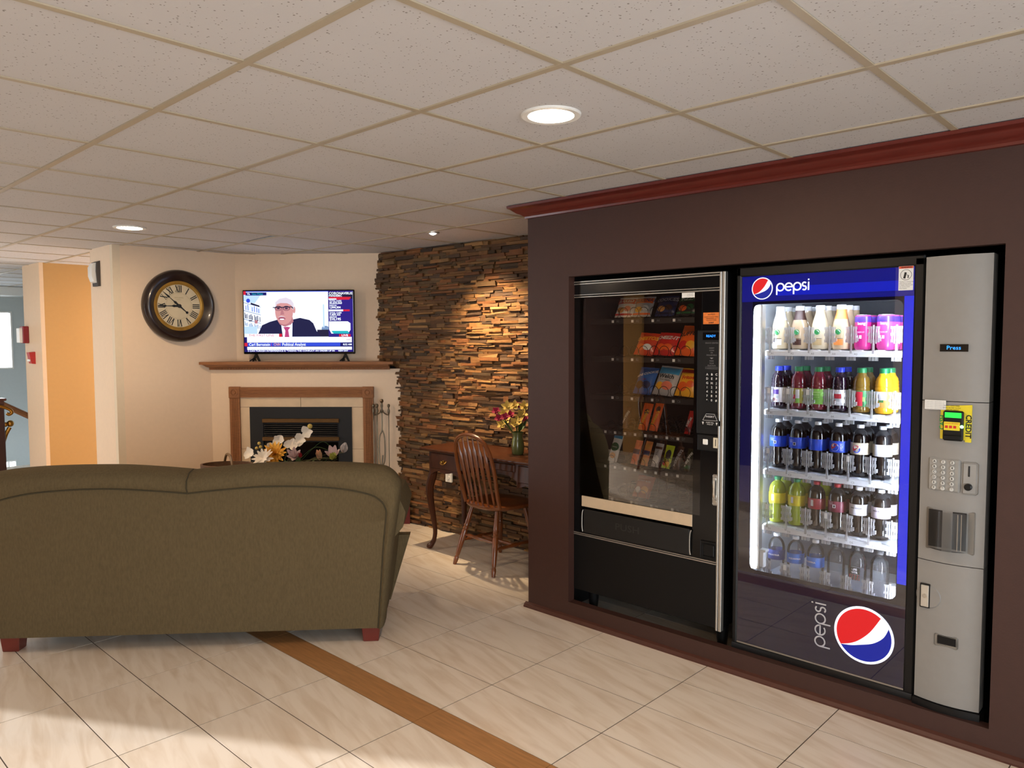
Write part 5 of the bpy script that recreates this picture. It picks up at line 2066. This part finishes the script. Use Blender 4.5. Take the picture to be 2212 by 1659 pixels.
for k, (si, gi) in enumerate(((1, 0), (1, 1), (1, 2), (2, 0), (2, 4), (3, 0), (3, 3), (4, 1))):
    q = MB()
    q.rect(0.134 + 0.0895 * gi, 0.148 + 0.0895 * gi, SHZ[si] + 0.074, SHZ[si] + 0.098, 0.0505)
    q.build('price_tag', m_paper, dr, smooth=0)
q = MB()
q.box(0.09, 0.14, 0.03, 0.06, 0.50, 0.575, 0.004)
q.box(0.085, 0.15, 0.025, 0.06, 0.575, 0.585)
q.build('delivery_arm', m_shelf, dr)
q = MB()
q.box(0.12, 0.74, 0.065, 0.072, 0.415, 0.54)
q.build('catch_pan', GL('clear_pan', (0.98, 0.98, 1.0), 1.3, 0.1, 0.05), dr, smooth=0)

# ---- grey control column (gently bowed front)
CX0, CX1, CZ0, CZ1 = 0.797, 1.022, 0.130, 1.870


def colf(x):
    u = (x - CX0) / (CX1 - CX0)
    return -0.006 - 0.022 * math.sin(PI * min(1, max(0, u * 0.92 + 0.06)))


m_col = M('warm_grey_enamel', (138, 135, 131), 0.42, noise=0.03)
for z0, z1 in ((CZ0, 0.686), (0.689, 1.314), (1.317, CZ1)):
    q = MB()
    pts = [(CX0 + (CX1 - CX0) * k / 16, colf(CX0 + (CX1 - CX0) * k / 16)) for k in range(17)]
    q.prism(pts + [(CX1, 0.06), (CX0, 0.06)], 'z', z0, z1)
    q.build('column_panel', m_col, dr, smooth=30)
q = MB()
q.box(CX0 + 0.004, CX1 - 0.004, 0.0, 0.05, 0.125, 1.865)
q.build('column_core', m_blackm, dr, smooth=0)
q = MB()
q.prism([(CX0 - 0.005, 0.06)] + [(CX0 - 0.005 + (CX1 - CX0 + 0.01) * k / 12, colf(CX0 + (CX1 - CX0) * k / 12) - 0.012) for k in range(13)] + [(CX1 + 0.005, 0.06)], 'z', 0.075, 0.127)
q.build('column_foot', m_black, dr, smooth=30)


def cface(q, i0=0, off=0.0):
    q.xf(i0, lambda c: Vector((c.x, c.y + colf(c.x) - off, c.z)))


q = MB()
q.box(0.858, 0.953, -0.003, 0.002, 1.506, 1.534)
q.xf(0, lambda c: Vector((c.x, c.y + colf(0.9), c.z)))
dp = q.build('display', m_gloss, dr, smooth=0)
q = MB()
q.text('Press', 0.905, 1.520, 0.021, colf(0.9) - 0.0042, sx=1.1)
q.build('lettering', EM('display_blue', (40, 140, 255), 2.2), dp, smooth=0)
Y9 = colf(0.91)
m_yel = M('yellow_card_label', (226, 206, 44), 0.5)
q = MB()
q.prism([(0.868, 1.298), (0.972, 1.306), (0.972, 1.165), (0.952, 1.165), (0.952, 1.172), (0.868, 1.172)], 'y', Y9 - 0.005, Y9 + 0.004)
cl = q.build('card_label', m_yel, dr, smooth=0)
q = MB()
q.text('CREDIT', 0.962, 1.225, 0.026, Y9 - 0.006, rot=R(-90), bold=.03)
for k in range(3):
    q.text(('INSERT CARD HERE', 'SWIPE OR TAP TO PAY', 'CASH OR CREDIT')[k], 0.905, 1.300 - k * 0.008, 0.006, Y9 - 0.006)
q.build('lettering', m_ink, cl, smooth=0)
q = MB()
q.text('CASH', 0.874, 1.235, 0.022, Y9 - 0.006, rot=R(90), bold=.03)
q.build('lettering', M('green_print', (40, 150, 70), .5), cl, smooth=0)
q = MB()
q.box(0.880, 0.948, Y9 - 0.022, Y9 - 0.004, 1.168, 1.282, 0.005)
rd = q.build('card_reader', m_black, dr)
q = MB()
q.rect(0.886, 0.942, 1.256, 1.276, Y9 - 0.0228)
q.build('reader_screen', EM('reader_green', (40, 230, 70), 1.3), rd, smooth=0)
q = MB()
q.rect(0.884, 0.938, 1.208, 1.240, Y9 - 0.0228)
yl = q.build('reader_label', m_yel, rd, smooth=0)
q = MB()
q.text('CREDIT OR DEBIT', 0.911, 1.234, 0.006, Y9 - 0.0234)
for k, mi_ in enumerate((0.893, 0.907, 0.921)):
    q.rect(mi_ - 0.005, mi_ + 0.005, 1.216, 1.226, Y9 - 0.0234)
q.build('lettering', m_redink, yl, smooth=0)
q = MB()
q.box(0.884, 0.944, Y9 - 0.03, Y9 - 0.02, 1.172, 1.190, 0.003)
q.build('card_slot', m_blackm, rd)
q = MB()
q.lathe([(0.006, Y9 - 0.022), (0.006, Y9 - 0.0235), (0.0001, Y9 - 0.0235)], 12, c=(0.9445, 0, 1.224), axis='y')
q.build('reader_lamp', EM('reader_green_lamp', (120, 255, 140), 8), rd)
q = MB()
q.rect(0.812, 0.885, 1.283, 1.319, colf(0.845) - 0.003)
q.xf(0, lambda c: Vector((c.x, min(c.y, colf(0.885) - 0.0065), c.z)))
nt_ = q.build('paper_note', m_paper, dr, smooth=0)
q = MB()
for k in range(5):
    q.text('If you need a refund please ask', 0.848, 1.313 - k * 0.0065, 0.0052, colf(0.885) - 0.0072)
q.build('lettering', m_greyink, nt_, smooth=0)
q = MB()
i0 = q.mark()
q.box(0.828, 0.940, -0.009, 0.004, 0.968, 1.097, 0.006)
cface(q)
kp = q.build('keypad', M('pale_keypad_grey', (150, 148, 143), 0.4), dr)
q = MB()
q.box(0.943, 0.998, -0.007, 0.004, 0.964, 1.090, 0.008)
cface(q)
q.build('coin_panel', M('mid_grey_plate', (140, 136, 130), 0.4), dr)
for r_, rowt in enumerate(('A12', 'B34', 'C56', 'D78', 'E90', 'F**')):
    for c_, ch in enumerate(rowt):
        xx, zz = 0.852 + c_ * 0.031, 1.083 - r_ * 0.0205
        q = MB()
        q.lathe([(0.0075, -0.009), (0.0075, -0.0125), (0.0064, -0.0135), (0.0001, -0.0135)], 16, c=(xx, 0, zz), axis='y')
        q.xf(0, lambda c: Vector((c.x, c.y + colf(xx), c.z)))
        ko = q.build('key', M('pale_grey_key', (196, 195, 190), 0.4), dr)
        q = MB()
        q.text(ch, xx, zz, 0.0115, colf(xx) - 0.0142, bold=.02)
        q.build('lettering', m_ink, ko, smooth=0)
q = MB()
q.box(0.966, 0.971, -0.009, 0.0, 1.035, 1.075)
q.xf(0, lambda c: Vector((c.x, c.y + colf(0.968), c.z)))
q.build('coin_slot', m_ink, dr, smooth=0)
q = MB()
q.lathe([(0.013, -0.006), (0.013, -0.018), (0.009, -0.021), (0.0001, -0.021)], 18, c=(0.968, colf(0.968), 0.996), axis='y')
q.build('return_knob', m_black, dr)
# delivery pocket: recessed box with a clear curved door
q = MB()
q.box(0.826, 0.992, -0.004, 0.002, 0.735, 0.900, 0.004)
cface(q)
q.build('pocket_frame', M('dark_taupe_frame', (126, 120, 112), 0.4), dr)
q = MB()
q.box(0.836, 0.965, -0.0065, -0.003, 0.748, 0.893)
cface(q)
q.build('pocket_back', M('dark_pocket', (38, 36, 36), 0.4), dr, smooth=0)
q = MB()
q.grid(lambda u, v: (0.834 + 0.140 * u, colf(0.9) - 0.007 - 0.030 * math.sin(PI * u), 0.744 + 0.150 * v), 16, 1)
q.grid(lambda u, v: (0.834 + 0.140 * u, colf(0.9) - 0.007 - 0.030 * math.sin(PI * u) * v, 0.744), 16, 1)
q.build('pocket_door', GL('smoky_clear_plastic', (0.7, 0.7, 0.7), 1.4, 0.05, 0.06, (0.5, 0.5, 0.5)), dr, smooth=60)
for x_ in (0.942, 0.953):
    q = MB()
    q.tube([(x_, colf(0.9) - 0.007 - 0.030 * math.sin(PI * (x_ - 0.834) / 0.14) - 0.001, 0.75), (x_, colf(0.9) - 0.007 - 0.030 * math.sin(PI * (x_ - 0.834) / 0.14) - 0.001, 0.89)], 0.0018, 6)
    q.build('door_rib', m_alu, dr)
# lock and finger pull
q = MB()
q.lathe([(0.0001, -0.004), (0.042, -0.004), (0.049, 0.004)], 28, c=(0.842, 0, 0.545), axis='y')
cface(q)
q.build('lock_boss', m_col, dr)
q = MB()
q.box(0.812, 0.848, -0.010, 0.0, 0.498, 0.594, 0.002)
q.xf(0, lambda c: Vector((c.x, c.y + colf(0.83), c.z)))
lk = q.build('lock_frame', m_black, dr)
q = MB()
q.box(0.816, 0.844, -0.0125, -0.009, 0.503, 0.589, 0.002)
q.xf(0, lambda c: Vector((c.x, c.y + colf(0.83), c.z)))
q.build('lock_plate', M('satin_steel', (206, 204, 196), 0.3, metal=0.7), lk)
q = MB()
q.lathe([(0.0085, -0.012), (0.0085, -0.016), (0.0055, -0.016), (0.005, -0.0145), (0.0001, -0.0145)], 18, c=(0.830, colf(0.83), 0.546), axis='y')
q.build('keyhole', m_alu, lk)
q = MB()
q.box(0.866, 0.950, -0.004, 0.004, 0.358, 0.408, 0.006)
cface(q)
fpull = q.build('finger_pull', M('satin_grey_metal', (148, 146, 140), 0.3, metal=0.6), dr)
q = MB()
q.box(0.876, 0.946, -0.005, 0.0, 0.368, 0.404, 0.004)
cface(q)
q.build('pull_recess', m_blackm, fpull)


# ---- bottles and cans
def bottle(kind, label, s, row, depth, body, capm, lab=None, art=None, group=None, turn=0.0, lab2=None):
    t = thing('can' if kind == 'can' else 'bottle', label, 'can' if kind == 'can' else 'bottle', (MX + depth, DR0[1] - s, SHZ[row] + 0.0032), RZ + turn, group)
    q = MB()
    if kind == 'soda':
        pr_ = [(.0001, .004), (.020, .0), (.029, .004), (.0315, .014), (.0325, .03), (.031, .05), (.0305, .065), (.032, .085), (.0328, .10), (.0328, .150), (.0325, .160), (.0312, .171), (.0284, .182), (.024, .191), (.0182, .199), (.0138, .205), (.0125, .212)]
        lr, lz0, lz1, ch, cr = .0332, .098, .148, .210, .0148
    elif kind == 'juice':
        pr_ = [(.0001, .004), (.024, .0), (.031, .003), (.0335, .012), (.0335, .02), (.0325, .026), (.0325, .096), (.0338, .103), (.0338, .110), (.032, .113), (.0335, .122), (.0315, .127), (.0325, .136), (.0295, .141), (.0295, .147), (.025, .156), (.0215, .160), (.019, .168), (.018, .172)]
        lr, lz0, lz1, ch, cr = .0335, .028, .096, .172, .0195
    elif kind == 'coffee':
        pr_ = [(.0001, .003), (.022, .0), (.030, .003), (.0325, .012), (.0325, .092), (.031, .112), (.026, .135), (.021, .152), (.0185, .165), (.0178, .176)]
        lr, lz0, lz1, ch, cr = .0331, .022, .056, .176, .0200
    elif kind == 'water':
        pr_ = [(.0001, .004), (.020, .0), (.030, .004), (.0325, .014), (.0315, .03), (.0325, .05), (.0315, .07), (.0325, .09), (.0325, .152), (.0318, .164), (.029, .178), (.0245, .189), (.0185, .198), (.0138, .205), (.0125, .212)]
        lr, lz0, lz1, ch, cr = .0332, .098, .146, .210, .0146
    else:
        pr_ = [(.0001, .004), (.024, .003), (.027, .0), (.0325, .010), (.0328, .018), (.0328, .132), (.031, .142), (.0285, .147), (.0275, .149), (.026, .1465), (.0001, .1465)]
        lr, lz0, lz1, ch, cr = .0331, .020, .130, None, None
    wf = {'soda': 1.15, 'water': 1.15, 'juice': 1.07, 'coffee': 1.1, 'can': 1.03}[kind]
    pr_ = [(a_ * wf if h_ < .2 or a_ < .001 else a_, h_) for a_, h_ in pr_]
    lr *= wf
    hf = 0.95 if row >= 3 else 1.0
    pr_ = [(a_, h_ * hf) for a_, h_ in pr_]
    lz0, lz1, ch = lz0 * hf, lz1 * hf, (ch * hf if ch else ch)
    q.lathe(pr_, 24)
    q.build('can_body' if kind == 'can' else 'bottle_body', body, t, smooth=40)
    if ch:
        q = MB()
        hh = 0.014 if kind != 'juice' else 0.021
        if kind == 'coffee':
            hh = 0.020
        q.lathe([(cr * .98, ch), (cr, ch + .002), (cr, ch + hh - .003), (cr * .93, ch + hh), (.0001, ch + hh)], 22)
        q.build('cap', capm, t)
    if lab:
        q = MB()
        q.lathe([(lr - .0002, lz0), (lr + .0003, lz0 + .001), (lr + .0003, lz1 - .001), (lr - .0002, lz1)], 28, cap=False)
        lo = q.build('label', lab, t)
        if lab2:
            q = MB()
            q.lathe([(lr + .0003, lz0), (lr + .0006, lz0 + .001), (lr + .0006, lz1 - .001), (lr + .0003, lz1)], 12, a0=R(-125), a1=R(-55))
            q.build('label_panel', lab2, lo)
    else:
        lo = None
    if art:
        q = MB()
        ms = art(q, lr)
        q.xf(0, lambda c: Vector(((lr + .0009 - c.y) * math.sin(c.x / lr), -(lr + .0009 - c.y) * math.cos(c.x / lr), c.z)))
        q.build('label_print', ms, lo or t, smooth=0)
    return t


def LQ(nm, rgb, rough=.08):
    return M(nm, rgb, rough, noise=.03, spec=.7)


l_cola, l_grape, l_cran = LQ('cola_dark', (16, 10, 9)), LQ('grape_juice', (30, 10, 32)), LQ('cranberry_juice', (104, 22, 40))
l_apple, l_orange, l_lime = LQ('apple_juice', (120, 92, 30)), LQ('orange_juice', (240, 176, 36)), LQ('lemon_lime_drink', (134, 146, 34))
l_latte, l_mocha, l_caramel = LQ('milk_coffee', (206, 190, 160)), LQ('mocha_coffee', (178, 156, 128)), LQ('caramel_coffee', (206, 180, 146))
l_clear = GL('clear_bottle', (0.93, 0.96, 0.99), 1.35, 0.02, 0.06, (0.85, 0.9, 0.95))
c_white, c_blue, c_green, c_red, c_grey = M('white_cap', (230, 232, 236), .4), M('blue_cap', (28, 56, 200), .4), M('green_cap', (22, 120, 72), .4), M('red_cap', (160, 22, 36), .4), M('grey_cap', (186, 190, 196), .4)
b_blue, b_sil, b_yel, b_red, b_wht, b_lime, b_pur = M('blue_label', (24, 70, 200), .4), M('champagne_label', (196, 184, 160), .35), M('yellow_label', (206, 190, 40), .4), M('maroon_label', (136, 26, 40), .4), M('white_label', (226, 226, 232), .4), M('lime_label', (132, 196, 84), .4), M('purple_label', (74, 40, 140), .4)
b_mag, b_pink, b_band, b_tan, b_brown, b_ora, b_grn, b_crim = M('magenta_can', (170, 30, 110), .3), M('pink_can', (206, 70, 150), .3), M('violet_can_band', (80, 50, 160), .3), M('latte_label', (190, 164, 120), .4), M('dark_brown_label', (62, 34, 26), .4), M('orange_label', (226, 140, 70), .4), M('green_label_ink', (40, 130, 70), .4), M('crimson_label', (190, 40, 60), .4)
ROWN = ('top', 'second', 'third', 'fourth', 'bottom')
ORD = ('first', 'second', 'third', 'fourth', 'fifth', 'sixth')
GRP = ['drinks on the %s shelf of the drink machine' % r for r in ROWN]


def a_disc(ring, fill, z, extra=None, ex_m=None):
    def art(q, lr):
        q.mi = 0
        q.disc(0, z, .0125, 0.0, 20)
        q.mi = 1
        q.disc(0, z, .0105, 0.0004, 20)
        q.mi = 0
        q.disc(0, z - .001, .006, 0.0008, 14)
        if ex_m:
            q.mi = 2
            for k in range(5):
                q.rect(-.02 + k * .008, -.012 + k * .008, .020, .046, 0.0002)
            q.mi = 3
            for k in range(5):
                q.rect(-.02 + k * .008, -.012 + k * .008, .048, .050, 0.0002)
        return [b_grn, b_wht, ex_m or b_wht, b_brown]
    return art


def coffee(i, word_, body, ex, top=None):
    lab_ = {0: 'cream coloured coffee bottle with white cap, first on the top shelf', 1: 'coffee bottle with dark brown label and neck, second on the top shelf', 2: 'plain cream coffee bottle, third on the top shelf', 3: 'coffee bottle with orange caramel label, fourth on the top shelf'}[i]
    t = bottle('coffee', lab_, BX[i], 0, PY, body, c_white, None, a_disc(0, 0, .078, None, ex), GRP[0])
    if top:
        q = MB()
        q.lathe([(.0292, .133), (.0237, .152), (.0209, .165), (.0203, .176)], 24, cap=False)
        q.build('neck_band', top, t)
    for d_ in (1, 2):
        bottle('coffee', lab_.split(',')[0].replace('first', '') + (', behind the %s bottle of the top shelf' if d_ == 1 else ', third in line behind the %s bottle') % ORD[i], BX[i], 0, PY + .080 * d_, body, c_white, None, None, GRP[0])
    return t


coffee(0, 'vanilla', l_latte, b_wht, b_wht)
coffee(1, 'mocha', l_mocha, b_brown, b_brown)
coffee(2, 'coffee', M('pale_coffee', (210, 196, 168), .08), b_tan, None)
coffee(3, 'caramel', l_caramel, b_ora, b_ora)


def a_can(q, lr):
    q.mi = 0
    q.text('bang', 0.004, .112, .017, 0, bold=.02)
    for k, s_ in enumerate((.006, .02)):
        q.rect(s_ - .024, s_ - .014, .048, .062, 0)
    q.text('ENERGY', .0, .075, .009, 0)
    return [b_wht]


m_alut = M('bright_can_lid', (206, 206, 212), .25, metal=.8)
for i, bod, lb, nm in ((4, b_mag, 'deep magenta', 'fifth'), (5, b_pink, 'pink', 'sixth')):
    for d_ in range(3):
        t = bottle('can', '%s energy drink can, %s' % (lb, ('at the front of the top shelf' if d_ == 0 else 'directly behind the front can of its colour' if d_ == 1 else 'third in line behind the front can of its colour')), BX[i], 0, PY + .080 * d_, bod, None, None, a_can if d_ == 0 else None, GRP[0])
        q = MB()
        q.lathe([(.0341, .118), (.0342, .128), (.0340, .1325), (.0323, .1425)], 24, cap=False)
        q.build('top_band', b_band, t)
        q = MB()
        q.lathe([(.0294, .1478), (.0285, .1500), (.027, .1480), (.0001, .1480)], 24)
        q.build('lid', m_alut, t)


def a_juice(cols, word_, shapes):
    def art(q, lr):
        for k, (mi, u0, u1, z0, z1) in enumerate(shapes):
            q.mi = mi
            nn = 5
            for j in range(nn):
                a, b_ = u0 + (u1 - u0) * j / nn, u0 + (u1 - u0) * (j + 1) / nn
                q.rect(a, b_, z0, z1, 0.0002 * (k + 1))
        q.mi = 0
        if word_:
            q.disc(0, .084, .013, .0016, 20, .007)
            q.mi = len(cols) - 1
            q.text(word_, 0, .084, .010, .002, bold=.03)
        return cols
    return art


J = [('grape juice bottle with blue cap and purple label', l_grape, c_blue, b_wht, a_juice([b_wht, b_pur, b_crim, c_grey, b_blue], None, [(1, -.018, .012, .064, .086), (3, -.002, .012, .046, .060), (2, -.018, -.004, .034, .048), (2, .0, .01, .032, .042)]), 'dark grape juice bottle with blue cap'),
     ('cranberry juice bottle with green cap and red label', l_cran, c_green, M('olive_label', (150, 140, 60), .4), a_juice([b_wht, b_crim, b_lime, b_red], 'Dole', [(1, -.02, .0, .032, .066), (0, .0, .017, .05, .09), (2, .0, .018, .03, .05), (1, .004, .016, .034, .044)]), 'cranberry red juice bottle with green cap'),
     ('reddish juice bottle with green cap and lime green label', LQ('strawberry_kiwi_juice', (110, 28, 44)), c_green, b_lime, a_juice([M('light_lime', (176, 220, 140), .4), b_grn], None, [(0, -.018, .018, .078, .084), (0, -.018, .014, .068, .071), (0, -.018, .016, .058, .061), (0, -.018, .012, .048, .051)]), 'dark red juice bottle with green cap'),
     ('dark berry juice bottle with blue cap and red label', l_grape, c_blue, b_wht, a_juice([b_wht, b_crim, c_grey, b_blue], None, [(1, -.012, .018, .058, .078), (2, -.002, .012, .044, .060), (1, -.016, -.006, .034, .05), (3, -.022, -.012, .084, .092)]), 'dark berry juice bottle with blue cap'),
     ('apple juice bottle with green cap and red and green label', l_apple, c_green, b_grn, a_juice([b_wht, b_crim, b_lime, b_crim], 'Dole', [(1, -.014, .016, .03, .092), (2, .016, .026, .05, .07)]), 'amber apple juice bottle with green cap'),
     ('orange juice bottle with green cap and fruit label', l_orange, c_green, M('pale_orange_label', (232, 180, 90), .4), a_juice([b_wht, b_crim, b_grn, b_ora, b_crim], None, [(0, -.016, .02, .06, .095), (1, -.012, .004, .082, .095), (2, -.010, .010, .05, .078), (3, -.014, .012, .030, .05)]), 'bright orange juice bottle with green cap')]
for i, (lb, liq, cp, lab_, art_, lb2) in enumerate(J):
    bottle('juice', lb + ', ' + ORD[i] + ' on the second shelf', BX[i], 1, PY, liq, cp, lab_, art_, GRP[1])
    bottle('juice', lb2 + ' behind the ' + ORD[i] + ' bottle of the second shelf', BX[i], 1, PY + .078, liq, cp, lab_, None, GRP[1])


def a_small(q, lr):
    q.mi = 0
    q.rect(-.006, .006, .112, .126, .0002)
    q.mi = 1
    q.rect(-.004, .004, .114, .124, .0004)
    q.mi = 0
    for k in range(3):
        q.text('NUTRITION', -.016, .136 - k * .005, .004, .0002)
    return [b_wht, m_ink]


def a_globe(q, lr):
    globe(q, -.003, .121, .0165, .0004, 0.0, (0, 1, 0, 2))
    q.mi = 0
    word(q, .0265, .106, .0075, .0006, R(90), .0013)
    return [b_wht, b_crim, b_blue]


COLA = [('blue', 'blue', c_white, b_blue, None, a_small), ('blue', 'blue', c_white, b_blue, None, a_small), ('blue', 'blue', c_white, b_blue, None, None), ('blue', 'blue', c_white, b_blue, None, a_globe), ('champagne', 'silver', c_white, b_sil, None, a_globe), ('champagne', 'silver', c_grey, b_sil, b_wht, a_small)]
for i, (cn, _, cp, lab_, l2, art_) in enumerate(COLA):
    ex = {3: ' showing a round three colour emblem', 4: ' showing a round emblem', 5: ' and grey cap'}.get(i, '')
    bottle('soda', 'cola bottle with %s label%s, %s on the third shelf' % (cn, ex, ORD[i]), BX[i], 2, PY, l_cola, cp, lab_, art_, GRP[2], 0.0, l2)
    bottle('soda', 'cola bottle in shade behind the %s bottle of the third shelf' % ORD[i], BX[i], 2, PY + .082, l_cola, cp, lab_, None, GRP[2])


def a_bar(q, lr):
    q.mi = 0
    q.rect(-.012, .0, .106, .134, .0002)
    q.mi = 1
    for k in range(6):
        q.rect(-.011, -.001, .109 + k * .004, .111 + k * .004, .0004)
    return [b_wht, m_ink]


def a_mug(q, lr):
    q.mi = 0
    q.text('ZERO SUGAR', .0, .124, .008, .0002, bold=.03)
    q.rect(-.02, .02, .113, .115, .0002)
    return [m_ink]


DD = [('lemon lime soda bottle with green cap and yellow label, first on the fourth shelf', l_lime, c_green, b_yel, a_bar, 'lemon lime'), ('lemon lime soda bottle with green cap and yellow label, second on the fourth shelf', l_lime, c_green, b_yel, a_bar, 'lemon lime'), ('dark soda bottle with red cap and red label, third on the fourth shelf', l_cola, c_red, b_red, a_bar, 'lemon lime'), ('dark soda bottle with red cap and maroon label, fourth on the fourth shelf', l_cola, c_red, M('wine_label', (110, 24, 52), .4), a_small, 'dark'), ('dark soda bottle with white label, fifth on the fourth shelf', l_cola, c_white, b_wht, a_mug, 'dark'), ('dark soda bottle with mauve white label, sixth on the fourth shelf', l_cola, c_white, M('mauve_white_label', (212, 200, 214), .4), a_mug, 'dark')]
for i, (lb, liq, cp, lab_, art_, bh) in enumerate(DD):
    bottle('soda', lb, BX[i], 3, PY, liq, cp, lab_, art_, GRP[3])
    lq2 = l_lime if bh == 'lemon lime' else l_cola
    bottle('soda', '%s soda bottle behind the %s bottle of the fourth shelf' % (bh, ORD[i]), BX[i], 3, PY + .082, lq2, c_green if bh == 'lemon lime' else cp, b_yel if bh == 'lemon lime' else lab_, None, GRP[3])


def a_water(q, lr):
    q.mi = 0
    q.text('AQUAFINA', 0, .116, .011, .0002, bold=.02)
    q.rect(-.03, .03, .128, .131, .0002)
    return [b_wht]


def a_life(q, lr):
    q.mi = 0
    q.rect(-.022, .022, .100, .130, 0)
    q.mi = 1
    q.text('LIFE', 0, .122, .013, .0004, bold=.03)
    q.text('WTR', 0, .109, .012, .0004, bold=.03)
    q.mi = 2
    q.rect(-.022, .022, .076, .099, 0)
    q.mi = 0
    for k in range(4):
        q.shape([(-.02 + k * .011, .076), (-.014 + k * .011, .076), (-.010 + k * .011, .099), (-.016 + k * .011, .099)], .0004)
    return [m_ink, b_wht, b_crim]


b_wblue = M('water_blue_label', (50, 110, 200), .4)
for i in range(3):
    bottle('water', 'clear water bottle with white cap and blue label, %s on the bottom shelf' % ORD[i], BX[i], 4, PY, l_clear, c_white, b_wblue if i else M('navy_water_label', (40, 64, 140), .4), a_water, GRP[4], R((0, 15, -20)[i]))
c_clear = GL('clear_cap', (0.85, 0.88, 0.9), 1.4, 0.1, 0.25, (0.7, 0.72, 0.75))
bottle('water', 'clear unlabelled bottle, fourth on the bottom shelf', BX[3], 4, PY, l_clear, c_clear, None, None, GRP[4])
bottle('water', 'clear bottle with black and red label, fifth on the bottom shelf', BX[4], 4, PY, l_clear, c_clear, None, a_life, GRP[4])
bottle('water', 'clear unlabelled bottle, sixth on the bottom shelf', BX[5], 4, PY, l_clear, c_clear, None, None, GRP[4])
